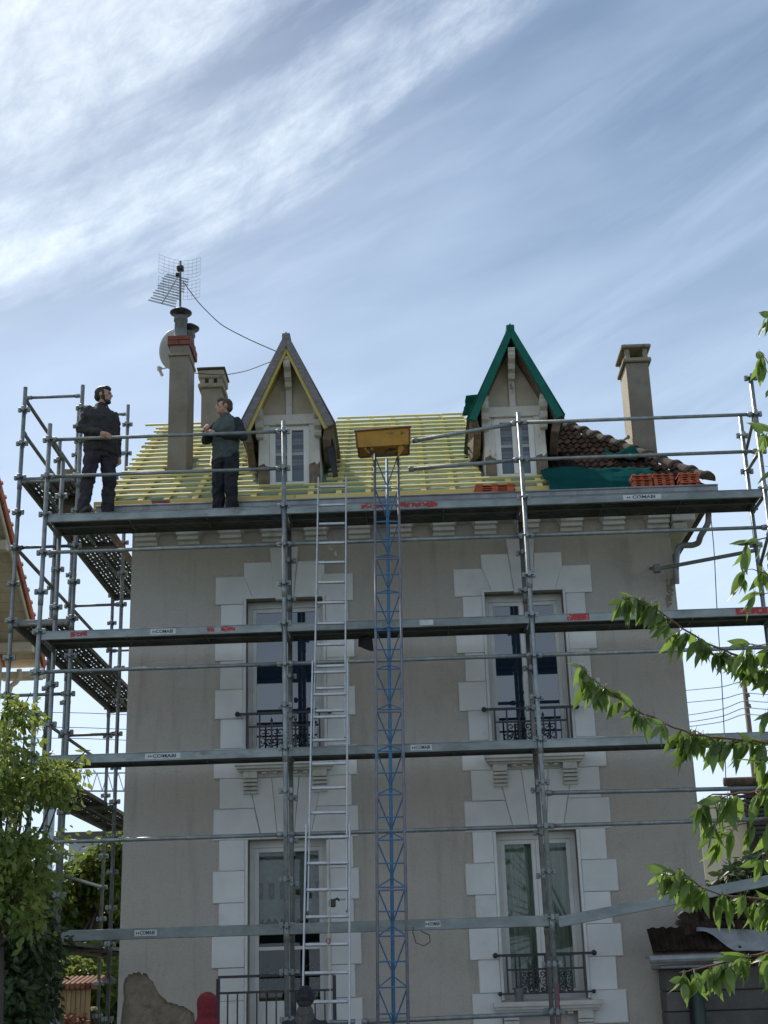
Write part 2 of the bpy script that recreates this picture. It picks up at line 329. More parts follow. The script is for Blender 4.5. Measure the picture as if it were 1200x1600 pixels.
M['leaf_hedge'] = material('leaf_hedge', (0.05, 0.10, 0.022), (0.13, 0.17, 0.035), 0.5, scale=1.6, translucent=(0.42, 1.8), c3=(0.20, 0.19, 0.04), s3=3, t3=(0.6, 0.75))
M['grass'] = material('grass', (0.05, 0.075, 0.025), (0.09, 0.10, 0.04), 0.95, scale=2)
M['gravel'] = material('gravel', (0.36, 0.34, 0.30), (0.44, 0.41, 0.37), 0.95, scale=14, bump=0.6, bscale=60)
M['asphalt'] = material('asphalt', (0.045, 0.045, 0.047), (0.065, 0.065, 0.065), 0.9, scale=20, bump=0.3)
M['cream'] = material('cream_wall', (0.52, 0.45, 0.34), (0.58, 0.51, 0.40), 0.92, scale=2, bump=0.3)
M['creamwood'] = material('cream_wood', (0.50, 0.44, 0.34), (0.58, 0.52, 0.42), 0.8, scale=5, stretch=(2, 0.5, 2), rand=0.08, c3=(0.36, 0.30, 0.22), s3=4, t3=(0.6, 0.8))
M['fence'] = material('fence_wood', (0.36, 0.25, 0.13), (0.44, 0.32, 0.18), 0.85, scale=5, stretch=(3, 3, 0.4), rand=0.12)
M['copetile'] = material('coping_tile', (0.22, 0.10, 0.06), (0.32, 0.17, 0.11), 0.85, scale=8, rand=0.25)
M['dstone'] = material('dark_stone', (0.075, 0.068, 0.064), (0.105, 0.097, 0.09), 0.9, scale=5, bump=0.5, rand=0.1)
M['dgreen'] = material('dark_green_paint', (0.012, 0.028, 0.022), None, 0.5)
M['wood_pole'] = material('pole_wood', (0.12, 0.085, 0.065), (0.18, 0.14, 0.11), 0.9, scale=8, stretch=(1, 1, 0.3))
M['shutter'] = material('dark_slats', (0.02, 0.018, 0.018), (0.035, 0.03, 0.03), 0.7, scale=6)
M['skin'] = material('skin', (0.36, 0.20, 0.14), (0.42, 0.25, 0.18), 0.55, scale=8)
M['hair_b'] = material('black_hair', (0.010, 0.009, 0.008), (0.02, 0.018, 0.016), 0.6, scale=60, bump=0.5, bscale=120)
M['hair_br'] = material('brown_hair', (0.045, 0.024, 0.015), (0.075, 0.04, 0.026), 0.6, scale=60, bump=0.5, bscale=120)
M['jk_dark'] = material('dark_fleece', (0.022, 0.020, 0.021), (0.034, 0.031, 0.031), 0.9, scale=9, bump=0.3)
M['tr_dark'] = material('dark_work_trousers', (0.013, 0.014, 0.020), (0.028, 0.026, 0.034), 0.9, scale=5, bump=0.3, c3=(0.04, 0.03, 0.04), s3=4, t3=(0.5, 0.7))
M['vest'] = material('grey_green_softshell', (0.045, 0.062, 0.060), (0.065, 0.082, 0.078), 0.85, scale=6, bump=0.2)
M['sleeve'] = material('navy_sleeve', (0.012, 0.015, 0.022), None, 0.85)
M['navy'] = material('navy_trousers', (0.006, 0.008, 0.014), (0.011, 0.013, 0.02), 0.85, scale=6)
M['boot'] = material('boot', (0.012, 0.011, 0.010), None, 0.6)
M['eye'] = material('eye', (0.02, 0.015, 0.012), None, 0.2)
M['redhood'] = material('red_knit', (0.12, 0.010, 0.016), (0.19, 0.018, 0.026), 0.95, scale=30, bump=0.6, bscale=150)
M['beanie'] = material('dark_knit', (0.010, 0.012, 0.017), (0.02, 0.022, 0.028), 0.95, scale=30, bump=0.6, bscale=150)
M['greyhood'] = material('grey_fur_collar', (0.05, 0.045, 0.045), (0.11, 0.10, 0.10), 0.95, scale=40, bump=0.8, bscale=90)
M['flower'] = material('cream_petal', (0.75, 0.72, 0.55), None, 0.7, translucent=None)
M['crane'] = material('crane_pale', (0.35, 0.38, 0.42), None, 0.8)

# ------------------------------------------------------------------ ground
g = MB()
g.add([(-600, -300, 0), (600, -300, 0), (600, 900, 0), (-600, 900, 0)], [(0, 1, 2, 3)])
struct('ground', g, M['grass'])
g = MB(); g.box((-1.5, -9, 0.004), (11, 1.2, 0.04)); struct('forecourt', g, M['gravel'])
g = MB(); g.box((-60, -24, 0.004), (60, -17.2, 0.012)); struct('road', g, M['asphalt'])
g = MB(); g.box((-60, -17.2, 0.0), (60, -15.4, 0.12)); struct('pavement', g, M['conc'])
# ------------------------------------------------------------------ HOUSE
YW = 1.25; HX0, HX1, HYB = 0.84, 7.97, 8.25
house = thing('house', 'narrow two storey rendered house with white stone window surrounds, its roof stripped to yellow battens', 'house', (4.4, YW, 0))
def curve_plate(name, outline, holes, y0, y1, m, parent):
    # flat wall with openings, front face at y0 and back face at y1
    cu = bpy.data.curves.new(name, 'CURVE'); cu.dimensions = '2D'; cu.fill_mode = 'BOTH'; cu.extrude = (y1-y0)/2
    for poly in [outline] + holes:
        sp_ = cu.splines.new('POLY'); sp_.points.add(len(poly)-1)
        for i, (x, z) in enumerate(poly): sp_.points[i].co = (x, z, 0, 1)
        sp_.use_cyclic_u = True
    o = bpy.data.objects.new(name, cu); me = bpy.data.meshes.new_from_object(o); bpy.data.objects.remove(o)
    me.transform(Matrix.Translation((0, (y0+y1)/2, 0)) @ Matrix.Rotation(rad(90), 4, 'X'))
    me.materials.clear(); me.materials.append(m)
    return place(name, me, parent)
def rect(x0, x1, z0, z1): return [(x0, z0), (x1, z0), (x1, z1), (x0, z1)]
WL, WR = 2.865, 5.985                    # window axes
OP = {'ul': (WL-0.50, WL+0.50, 4.34, 6.44), 'ur': (WR-0.51, WR+0.51, 4.34, 6.42), 'gl': (WL-0.47, WL+0.50, 0.75, 3.36), 'gr': (WR-0.53, WR+0.46, 1.40, 3.36)}
holes = [rect(*OP[k]) for k in OP]
pp = [(196,1528),(202,1522),(214,1519),(222,1522),(232,1524),(240,1534),(243,1545),(250,1556),(261,1566),(276,1570),(290,1574),(299,1581),(306,1592),(310,1606),(316,1622),(300,1640),(285,1655),(240,1668),(205,1665),(192,1640),(190,1600),(193,1560)]
patch = []
for i, (x, y) in enumerate(pp):
    x2, y2 = pp[(i+1) % len(pp)]
    for k in range(3):
        a = at(x+(x2-x)*k/3 + rnd(-2.6, 2.6), y+(y2-y)*k/3 + rnd(-2.6, 2.6), YW); patch.append((a.x, a.z))
curve_plate('wall', rect(HX0+0.002, HX1-0.002, 0, 7.62), holes, YW+0.095, YW+0.34, M['rubble'], house)
curve_plate('plaster', rect(HX0, HX1, 0, 7.62), holes + [patch], YW, YW+0.093, M['plaster'], house)
g = MB()
g.box((HX0, YW+0.341, 0), (HX0+0.3, HYB, 7.62)); g.box((HX1-0.3, YW+0.341, 0), (HX1, HYB, 7.62)); g.box((HX0+0.301, HYB-0.3, 0), (HX1-0.301, HYB, 7.62))
g.add([(HX0, YW+.35, 7.621), (HX0, HYB, 7.621), (HX0, 4.75, 10.2), (HX0+.25, YW+.35, 7.621), (HX0+.25, HYB, 7.621), (HX0+.25, 4.75, 10.2)], [(0, 2, 1), (3, 4, 5), (0, 3, 5, 2), (1, 2, 5, 4)])
obj('wall', g, M['plaster'], house)
# the broken plaster shows rubble: a rough face with stones
g = MB(); nx, nz_ = 80, 90; gx0, gx1, gz0, gz1 = 0.86, 2.1, 0.35, 1.95
for j in range(nz_+1):
    for i in range(nx+1):
        x = gx0+(gx1-gx0)*i/nx; z = gz0+(gz1-gz0)*j/nz_
        d = noise.noise(Vector((x*5, 1.3, z*5)))*0.008 + abs(noise.noise(Vector((x*13, 4.1, z*13))))*0.012 - 0.022
        if 0 < i < nx and 0 < j < nz_: y = YW+0.058+d*1.2
        else: y = YW+0.094
        g.v.append((x, y, z))
for j in range(nz_):
    for i in range(nx): a = j*(nx+1)+i; g.f.append((a, a+1, a+nx+2, a+nx+1)); g.m.append(0)
obj('rubble_patch', g, M['rubble'], house, True)
for i in range(0):
    a = at(rnd(200, 300), rnd(1550, 1640), YW+0.06)
    if a.z > at(0, 1524+ (a.x-0.95)*62, YW).z - 0.05: continue
    q = MB(); q.ball(a, (rnd(.04, .10), 0.03, rnd(.03, .065)), 8, 6, Matrix.Rotation(rnd(-.5, .5), 4, 'Y')); obj('rubble_stone', q, M['rubble'], house, True)
# --- stone surrounds
def stone(poly, y0=YW-0.028, m='stone', c=0.006):
    q = MB(); q.slab([(x+rnd(-.002, .002), z+rnd(-.0015, .0015)) for x, z in poly], y0+rnd(-.005, .005), YW+0.04, c*rnd(0.6, 1.7)); return obj('stone', q, M[m], house)
DZ = 0.376; ZT = 6.748; J = 0.0022
for wx, hwW, hwN in ((WL, 0.90, 0.825), (WR, 0.90, 0.80)):
    left = wx == WL
    u = OP['ul' if left else 'ur']; gd = OP['gl' if left else 'gr']
    for k in range(18):
        z1 = ZT - DZ*k; z0 = z1 - DZ; wide = k % 2 == 0
        hw = (hwW if wide else hwN) + rnd(-0.006, 0.006)
        if z0 < 0.02: break
        for s in (-1, 1):
            xo = wx + s*(hw + (0.02 if not left and k > 8 else 0))
            if k == 0:
                # springer stone with its slanting joint against the flat arch
                xi = wx + s*0.40; xt = wx + s*0.525
                stone([(xo, z1-J), (xt, z1-J), (xi + s*0.012, u[3]+0.004), (wx+s*0.535, u[3]+0.004), (wx+s*0.535, z0+J), (xo, z0+J)])
                continue
            op = None
            if u[2]+0.005 < z1 and z0 < u[3]: op = u
            if z0 < gd[3]-0.02 and z1 > gd[2]: op = gd
            if op is None: continue
            xi = (op[0]-0.035) if s < 0 else (op[1]+0.035)
            if op is gd and z1 > gd[3]: z1c = z1
            stone([(xi, z0+J), (xo, z0+J), (xo, z1-J), (xi, z1-J)])
    # flat arch of the upper window
    zb = u[3]+0.004
    stone([(wx-0.115, zb-0.03), (wx+0.115, zb-0.03), (wx+0.19, 7.13), (wx-0.19, 7.13)], YW-0.045)
    for s in (-1, 1):
        stone([(wx+s*0.119, zb), (wx+s*0.408, zb), (wx+s*0.529, ZT+0.004), (wx+s*0.529, 6.935), (wx+s*0.173, 6.935)])
    # thin raised fillet round the opening
    for s in (-1, 1):
        e = u[0] if s < 0 else u[1]
        q = MB(); q.box((min(e, e+s*0.033), YW-0.036, u[2]), (max(e, e+s*0.033), YW+0.04, u[3]+0.03)); obj('moulding', q, M['stone'], house)
        e = gd[0] if s < 0 else gd[1]
        q = MB(); q.box((min(e, e+s*0.033), YW-0.033, gd[2]), (max(e, e+s*0.033), YW+0.04, gd[3]-0.001)); obj('moulding', q, M['stone'], house)
    for a, b in ((u[0]+0.001, wx-0.119), (wx+0.119, u[1]-0.001)):
        q = MB(); q.box((a, YW-0.036, u[3]-0.0), (b, YW-0.0305, u[3]+0.028)); obj('moulding', q, M['stone'], house)
    # panel between the storeys: bottom course, then a fan of arch stones
    zc = ZT - DZ*6; za = ZT - DZ*7; zd = ZT - DZ*8; zl = gd[3]
    stone([(wx-hwW, za+J), (wx+hwW, za+J), (wx+hwW, 4.325), (wx-hwW, 4.325)], YW-0.024)
    xs_t = [-hwN, -0.47, -0.17, 0.17, 0.47, hwN]; xs_b = [-hwN, -0.30, -0.10, 0.10, 0.30, hwN]
    zt = za-J; 
    for i in range(5):
        a, b = xs_t[i], xs_t[i+1]; c_, d_ = xs_b[i], xs_b[i+1]
        if i in (0, 4):
            s = -1 if i == 0 else 1; xin_t = wx+s*0.47; xin_b = wx+s*0.30
            zj = ZT-DZ*8; xj = xin_t+(xin_b-xin_t)*(zt-zj)/(zt-zl); gp = s*0.003
            stone([(wx+s*hwN, zt), (xin_t+gp, zt), (xj+gp, zj+J), (wx+s*hwN, zj+J)])
            stone([(wx+s*hwW, zj-J), (xj+gp, zj-J), (xin_b+gp, zl+0.002), (wx+s*hwW, zl+0.002)])
        else:
            stone([(wx+c_+J, zl+0.002), (wx+d_-J, zl+0.002), (wx+b-J, zt), (wx+a+J, zt)])
# --- sills with brackets and dentils
def sill(wx, z, hw):
    q = MB(); q.box((wx-hw, YW-0.20, z-0.05), (wx+hw, YW+0.05, z)); q.box((wx-hw+0.02, YW-0.17, z-0.085), (wx+hw-0.02, YW+0.03, z-0.051))
    q.box((wx-hw+0.04, YW-0.13, z-0.115), (wx+hw-0.04, YW-0.03, z-0.086)); s_ = obj('window_sill', q, M['mould'], house)
    for s in (-1, 1):
        q = MB(); bx = wx+s*0.435
        q.box((bx-0.088, YW-0.12, z-0.20), (bx+0.088, YW-0.026, z-0.116))
        for i in range(4): q.box((bx-0.088, YW-0.11+0.015*i, z-0.243-0.048*i), (bx+0.088, YW-0.026, z-0.213-0.048*i)); q.box((bx-0.083, YW-0.075+0.01*i, z-0.2135-0.048*i), (bx+0.083, YW-0.026, z-0.1995-0.048*i))
        obj('bracket', q, M['mould'], s_)
    for i in range(5):
        x = wx-0.26+0.13*i; q = MB(); q.slab([(x-0.04, z-0.118), (x+0.04, z-0.118), (x+0.028, z-0.148), (x-0.028, z-0.148)], YW-0.10, YW-0.03, 0.004); obj('dentil', q, M['mould'], s_)
sill(WL, 4.30, 0.62); sill(WR, 4.29, 0.62); sill(WR-0.03, 1.38, 0.64)
# --- modillions under the eave with coves between
cor = MB(); cor.box((HX0-0.02, YW-0.36, 7.46), (HX1+0.04, YW-0.001, 7.61)); cor.box((HX0-0.01, YW-0.30, 7.40), (HX1+0.02, YW-0.001, 7.459))
cornice = obj('cornice', cor, M['mould'], house)
px = [(212,243),(277,310),(343,377),(410,442),(477,510),(545,578),(610,643),(677,711),(743,776),(809,844),(877,912),(944,979),(1011,1053)]
mx = []
for a, b in px:
    A_ = at(a, 842, YW-0.15).x; B_ = at(b, 842, YW-0.15).x; c_ = (A_+B_)/2; mx.append(c_); hw = 0.145
    q = MB()
    for i in range(4):
        z1 = 7.399 - 0.056*i; q.cbox((c_-hw, YW-0.27+0.055*i, z1-0.040), (c_+hw, YW-0.001, z1), 0.005)
        if i < 3: q.box((c_-hw+0.006, YW-0.21+0.055*i, z1-0.0555), (c_+hw-0.006, YW-0.001, z1-0.0405))
    obj('modillion', q, M['mould'], cornice)
for i in range(len(mx)-1):
    x0 = mx[i]+0.148; x1 = mx[i+1]-0.148; w = x1-x0
    prof = [(x0, 7.398), (x0, 7.27)] + [(x0+0.05*(1-math.cos(t*math.pi/8)), 7.27+0.10*math.sin(t*math.pi/8)) for t in range(1, 5)] + [(x1-0.05*(1-math.cos(t*math.pi/8)), 7.27+0.10*math.sin(t*math.pi/8)) for t in range(4, 0, -1)] + [(x1, 7.27), (x1, 7.398)]
    q = MB(); q.slab(prof, YW-0.16, YW-0.001, 0.004); obj('cove', q, M['mould'], cornice)
# --- windows
def casement(o, z_split, kind):
    x0, x1, z0, z1 = OP[o]; yf = YW+0.19; w = x1-x0; cx_ = (x0+x1)/2
    q = MB(); f = 0.06
    q.box((x0, yf, z0), (x0+f, yf+0.07, z1)); q.box((x1-f, yf, z0), (x1, yf+0.07, z1)); q.box((x0+f, yf, z1-f*1.4), (x1-f, yf+0.07, z1)); q.box((x0+f, yf, z0), (x1-f, yf+0.07, z0+f))
    win = obj('window' if kind != 'door' else 'glazed_door', q, M['white'], house)
    q = MB()
    for s in (-1, 1):
        a = x0+f+0.001 if s < 0 else cx_+0.001; b = cx_-0.001 if s < 0 else x1-f-0.001; zt = z1-f*1.4-0.002; zb = z0+f+0.002; st = 0.052; y = yf+0.012
        q = MB(); q.cbox((a, y, zb), (a+st, y+0.05, zt)); q.cbox((b-st, y, zb), (b, y+0.05, zt)); q.cbox((a+st, y+.001, zt-st), (b-st, y+0.049, zt))
        zbb = zb+st
        if kind == 'door':
            zbb = 1.47; q.box((a+st, y+0.001, zb), (b-st, y+0.049, zbb)); q.box((a+st+0.04, y-0.006, zb+0.1), (b-st-0.04, y+0.001, zbb-0.1))
            q.box((a+st, y+0.001, 2.055), (b-st, y+0.049, 2.095))
        else: q.cbox((a+st, y+.001, zb), (b-st, y+0.049, zbb))
        obj('sash', q, M['white'], win)
        g_ = MB(); g_.box((a+st, y+0.018, zbb), (b-st, y+0.026, zt-st)); obj('pane', g_, M['glass_pane' if kind != 'plain' else 'glass'], win)
    return win
def glasspane(name, c, rough, mixf):
    m = bpy.data.materials.new(name); m.use_nodes = True; t = m.node_tree; t.nodes.clear()
    gl = N(t, 'ShaderNodeBsdfGlossy'); gl.inputs['Roughness'].default_value = rough
    tr = N(t, 'ShaderNodeBsdfTransparent'); tr.inputs[0].default_value = (*c, 1)
    fr = N(t, 'ShaderNodeFresnel'); fr.inputs[0].default_value = mixf
    ms = N(t, 'ShaderNodeMixShader'); t.links.new(fr.outputs[0], ms.inputs[0]); t.links.new(tr.outputs[0], ms.inputs[1]); t.links.new(gl.outputs[0], ms.inputs[2])
    ou = N(t, 'ShaderNodeOutputMaterial'); t.links.new(ms.outputs[0], ou.inputs[0]); return m
M['glass_pane'] = glasspane('clear_glass', (0.9, 0.93, 0.91), 0.0, 1.45)
casement('ul', None, 'plain'); casement('ur', None, 'plain'); casement('gl', None, 'door'); casement('gr', None, 'curtained')
# dark room behind every opening
for k, (x0, x1, z0, z1) in OP.items():
    q = MB(); q.box((x0-0.1, YW+0.75, z0-0.1), (x1+0.1, YW+0.78, z1+0.1)); q.box((x0-0.10, YW+0.345, z0-0.1), (x0-0.08, YW+0.749, z1+0.1)); q.box((x1+0.08, YW+0.345, z0-0.1), (x1+0.10, YW+0.749, z1+0.1))
    q.box((x0-0.079, YW+0.345, z1+0.08), (x1+0.079, YW+0.749, z1+0.1)); q.box((x0-0.079, YW+0.345, z0-0.1), (x1+0.079, YW+0.749, z0-0.08)); obj('room', q, M['room'], house)
# curtains of the lower right window: a pleated sheet each side
def pleat(x0, x1, z0, z1, y, n, amp, m, name='curtain', flare=0.0, scallop=0.0):
    q = MB(); cols = n*6; rows = 14
    for j in range(rows+1):
        for i in range(cols+1):
            t = i/cols; z = z1+(z0-z1)*j/rows
            if scallop and j == rows: z += scallop*abs(math.sin(t*math.pi*4))
            q.v.append((x0+(x1-x0)*t + 0.006*math.sin(j*0.9+i), y+amp*math.sin(t*n*2*math.pi+0.3*math.sin(j*0.7))*(0.6+0.5*j/rows), z))
    for j in range(rows):
        for i in range(cols): a = j*(cols+1)+i; q.f.append((a, a+1, a+cols+2, a+cols+1)); q.m.append(0)
    return obj(name, q, m, house, True)
x0, x1, z0, z1 = OP['gr']
pleat(x0+0.07, x0+0.47, z0+0.1, z1-0.1, YW+0.32, 6, 0.022, M['curtain']); pleat(x0+0.54, x1-0.07, z0+0.1, z1-0.1, YW+0.32, 6, 0.022, M['curtain'])
# half net curtain with a row of square motifs behind the door glass
x0, x1, z0, z1 = OP['gl']
for s in (0, 1):
    a = x0+0.10 + s*0.45; b = a+0.33
    nc = pleat(a, b, 2.36, z1-0.1, YW+0.31, 3, 0.006, M['net_curtain'], 'net_curtain', scallop=0.07)
    for i in range(3):
        c_ = a+0.02+0.14*i
        q = MB(); q.slab(rect(c_-0.035, c_+0.035, 2.66, 2.86), YW+0.296, YW+0.299); sq = obj('motif', q, M['ink'], nc)
        q = MB(); q.slab([(c_+0.022*math.cos(t*0.7), 2.76+0.06*math.sin(t*0.7)) for t in range(9)], YW+0.292, YW+0.2955); obj('motif', q, M['leaf_hedge'], nc)
# shadowy plant pots behind the door glass
for i, (xx, zz, mm) in enumerate(((x0+0.16, 1.55, 'leaf_dark'), (x0+0.33, 1.55, 'brick'), (x0+0.62, 1.55, 'brick'), (x0+0.80, 1.6, 'leaf_dark'))):
    q = MB(); q.lathe((xx, YW+0.42, zz-0.05), [(0.04, 0), (0.06, 0.10), (0.065, 0.11)], 10); obj('flower_pot', q, M['brick'], house)
    q = MB()
    for k in range(40):
        a = rnd(0, 6.28); r = rnd(0.03, 0.11); p = Vector((xx+r*math.cos(a), YW+0.42+r*math.sin(a)*0.5, zz+rnd(0.08, 0.32)))
        d = Vector((rnd(-1, 1), rnd(-1, 1), rnd(-.3, 1))).normalized()*0.045; e = d.orthogonal().normalized()*0.016
        q.add([p, p+d*0.5+e, p+d, p+d*0.5-e], [(0, 1, 2, 3)])
    obj('foliage', q, M['leaf_hedge' if i % 2 else 'leaf_dark'], house)
# --- balcony railings
def scroll(q, c, r0, turns, dirn, a0, y, th=0.0085, n=22):
    pts = []
    for i in range(n+1):
        t = i/n; a = a0+dirn*turns*2*math.pi*t; r = r0*(1-t*0.82); pts.append((c[0]+r*math.cos(a), y, c[1]+r*math.sin(a)))
    q.path(pts, th, 5)
def railing(xa, xb, zt, zb, y):
    q = MB(); q.box((xa, y-0.016, zt-0.03), (xb, y+0.016, zt)); 
    for x in (xa, xb): q.ball((x, y, zt-0.014), 0.034, 10, 6)
    ra = obj('balcony_railing', q, M['black'], house)
    x0 = xa+0.13; x1 = xb-0.13; zm = zt-0.18
    for z in (zm, zb+0.012): q = MB(); q.box((x0-0.008 if z == zm else xa+0.04, y-0.011, z-0.011), (x1+0.008 if z == zm else xb-0.04, y+0.011, z+0.011)); obj('rail', q, M['black'], ra)
    for x in (xa+0.035, xb-0.035): q = MB(); q.ball((x, y, zb+0.012), 0.026, 8, 6); obj('knob', q, M['black'], ra)
    n = 6; step = (x1-x0)/n
    for i in range(n+1):
        if i == n//2: pass
        x = x0+step*i; edge = i in (0, 1, n-1, n)
        top = zt-0.03 if (i in (0, 1, 3, n-1, n)) else zm+0.07
        q = MB(); q.box((x-0.0105, y-0.010, zb), (x+0.0105, y+0.010, top))
        if top < zt-0.04: q.add([(x-0.02, y, top), (x, y-0.012, top), (x+0.02, y, top), (x, y+0.012, top), (x, y, top+0.05), (x, y, top-0.03)], [(0,1,4),(1,2,4),(2,3,4),(3,0,4),(1,0,5),(2,1,5),(3,2,5),(0,3,5)])
        obj('bar', q, M['black'], ra)
    xs0 = x0+step; q = MB(); H = zm-zb
    for i in range(1, n-1):
        for s in (0, 1):
            xc_ = x0+step*i + (step*0.28 if s == 0 else step*0.72); dr = 1 if s == 0 else -1
            scroll(q, (xc_, zb+H*0.20), H*0.16, 1.15, dr, math.pi/2, y)
            scroll(q, (xc_, zb+H*0.80), H*0.14, 1.15, -dr, -math.pi/2, y)
            scroll(q, (xc_ - dr*step*0.05, zb+H*0.50), H*0.11, 0.9, -dr, math.pi*0.5*dr, y, 0.006)
            xm = x0+step*(i+0.5)
            q.path([(xc_, y, zb+H*0.36), (xc_+(xm-xc_)*0.7, y, zb+H*0.44), (xm, y, zb+H*0.62), (xc_+(xm-xc_)*0.4, y, zb+H*0.68)], 0.006, 5)
            for k in range(3):
                a = k*2.1+i; q.add([(xc_+H*0.09*math.cos(a), y-0.006, zb+H*0.2+H*0.09*math.sin(a)), (xc_+H*0.05*math.cos(a+0.9), y-0.006, zb+H*0.2+H*0.05*math.sin(a+0.9)), (xc_, y-0.006, zb+H*0.2), (xc_+H*0.05*math.cos(a-0.9), y-0.006, zb+H*0.2+H*0.05*math.sin(a-0.9))], [(0, 1, 2, 3)])
    obj('scrollwork', q, M['black'], ra)
    for x in (xa+0.02, xb-0.02):
        q = MB(); q.tube((x, y, zt-0.015), (x, YW, zt-0.015), 0.011, 6); q.tube((x, y, zb+0.012), (x, YW, zb+0.012), 0.011, 6); obj('bracket', q, M['black'], ra)
    return ra
YR = YW-0.14
a = at(371, 1114, YR); b = at(515, 1110, YR); railing(a.x, b.x, (a.z+b.z)/2, 4.36, YR)
a = at(756, 1106, YR); b = at(901, 1103, YR); railing(a.x, b.x, (a.z+b.z)/2, 4.36, YR)
a = at(774, 1491, YR); b = at(928, 1487, YR); railing(a.x, b.x, (a.z+b.z)/2, 1.46, YR)
q = MB(); q.lathe((at(812, 1565, YR).x, YR+0.02, 1.384), [(0.045, 0), (0.062, 0.14), (0.066, 0.15)], 12); tag(obj('planter', q, M['pot']), 'small dark pot standing on the sill of the lower right window', 'flower pot')
# perron in front of the door with its plain iron rail
q = MB(); q.box((WL-0.95, 0.35, 0.0), (WL+0.95, YW-0.03, 0.70)); q.box((WL-0.98, 0.32, 0.701), (WL+0.98, YW-0.03, 0.75)); pe = obj('doorstep', q, M['conc'], house)
for i in range(4): q = MB(); q.box((WL+0.99+0.26*i, 0.4, 0), (WL+1.24+0.26*i, YW-0.04, 0.60-0.15*i)); obj('step', q, M['conc'], pe)
a = at(341, 1524, 0.36); b = at(522, 1520, 0.36); zt = (a.z+b.z)/2
pr = MB(); pr.box((a.x, 0.34, zt-0.03), (b.x, 0.38, zt)); pr = obj('iron_rail', pr, M['black'], house)
q = MB(); q.box((a.x+0.021, 0.347, zt-0.20), (b.x-0.021, 0.373, zt-0.175)); obj('rail', q, M['black'], pr)
for x in (a.x, b.x): q = MB(); q.box((x-0.02, 0.34, 0.75), (x+0.02, 0.38, zt-0.031)); obj('post', q, M['black'], pr)
n = 12
for i in range(1, n): x = a.x+(b.x-a.x)*i/n; q = MB(); q.box((x-0.008, 0.352, 0.76), (x+0.008, 0.368, zt-0.2)); obj('bar', q, M['black'], pr)

# ------------------------------------------------------------------ ROOF
RX0, RX1, RYF, RYB, RZE, RYR, RZR, RXH = 0.50, 8.50, 0.78, 8.72, 7.60, 4.75, 10.36, 6.58
SL = (RZR-RZE)/(RYR-RYF); NL = math.hypot(1, SL)
def rz(Y, h=0.0): return RZE + SL*(Y-RYF) + h*NL
def rp(X, Y, h=0.0): return Vector((X, Y, rz(Y, h)))
rn = Vector((0, -SL, 1)).normalized(); rs = Vector((0, 1, SL)).normalized()      # normal, up-slope
def hipx(Y): return RXH + (RX1-RXH)*(RYR-Y)/(RYR-RYF)
q = MB(); e = 0.14
vs = [(RX0, RYF, RZE), (RX1, RYF, RZE), (RX1, RYB, RZE), (RX0, RYB, RZE), (RX0, RYR, RZR), (RXH, RYR, RZR)]
vs += [(x, y, z-e) for x, y, z in vs]
q.add(vs, [(0, 1, 5, 4), (1, 2, 5), (2, 3, 4, 5), (7, 6, 10, 11), (8, 7, 11), (9, 8, 11, 10), (0, 6, 7, 1), (1, 7, 8, 2), (2, 8, 9, 3), (3, 9, 6, 0), (0, 4, 10, 6), (4, 3, 9, 10)])
roof = obj('roof', q, M['soffit'], house)
# wrinkled underlay on the stripped part
q = MB(); nx, ny = 150, 46; X1m = 6.5
for j in range(ny+1):
    for i in range(nx+1):
        X = RX0+0.02+(X1m-RX0)*i/nx; Y = RYF+0.03+(RYR-RYF-0.05)*j/ny
        h = 0.012 + 0.022*abs(noise.noise(Vector((X*1.3, Y*7, 0)))) + 0.012*noise.noise(Vector((X*6, Y*3, 5)))
        q.v.append(tuple(rp(X, Y, max(0.004, h))))
for j in range(ny):
    for i in range(nx): a = j*(nx+1)+i; q.f.append((a, a+1, a+nx+2, a+nx+1)); q.m.append(0)
obj('roof_membrane', q, M['membrane'], roof, True)
# dormer and chimney footprints keep the battens out
DL, DR = 2.93, 6.02
voids = [(DL-0.47, DL+0.47, 1.30, 4.75), (DR-0.47, DR+0.47, 1.30, 4.75), (1.12, 1.48, 1.95, 2.66)]
def bar(mb, a, b, w, t, up):
    # square timber from a to b, width w along the surface, thickness t along up
    d = (b-a); L_ = d.length; d.normalize(); s = d.cross(up).normalized(); mw = frame(a, d, s, up)
    mb.cbox((0, -w/2, 0), (L_, w/2, t), 0.003, mw)
for k in range(17):
    X = 0.62 + 0.375*k + rnd(-0.02, 0.02)
    if X > 6.5: break
    y0 = RYF+0.10; y1 = RYR-0.06
    for vx0, vx1, vy0, vy1 in voids:
        if vx0 < X < vx1: y1 = vy0-0.02
    segs = [(y0, y1)]
    if X > 1.1 and X < 1.5: segs = [(y0, 1.93), (2.68, RYR-0.06)]
    for s0, s1 in segs:
        q = MB(); bar(q, rp(X, s0, 0.036), rp(X+rnd(-.01, .01), s1, 0.036), 0.075, 0.030, rn); obj('counter_batten', q, M['batten'], roof)
rows = 18
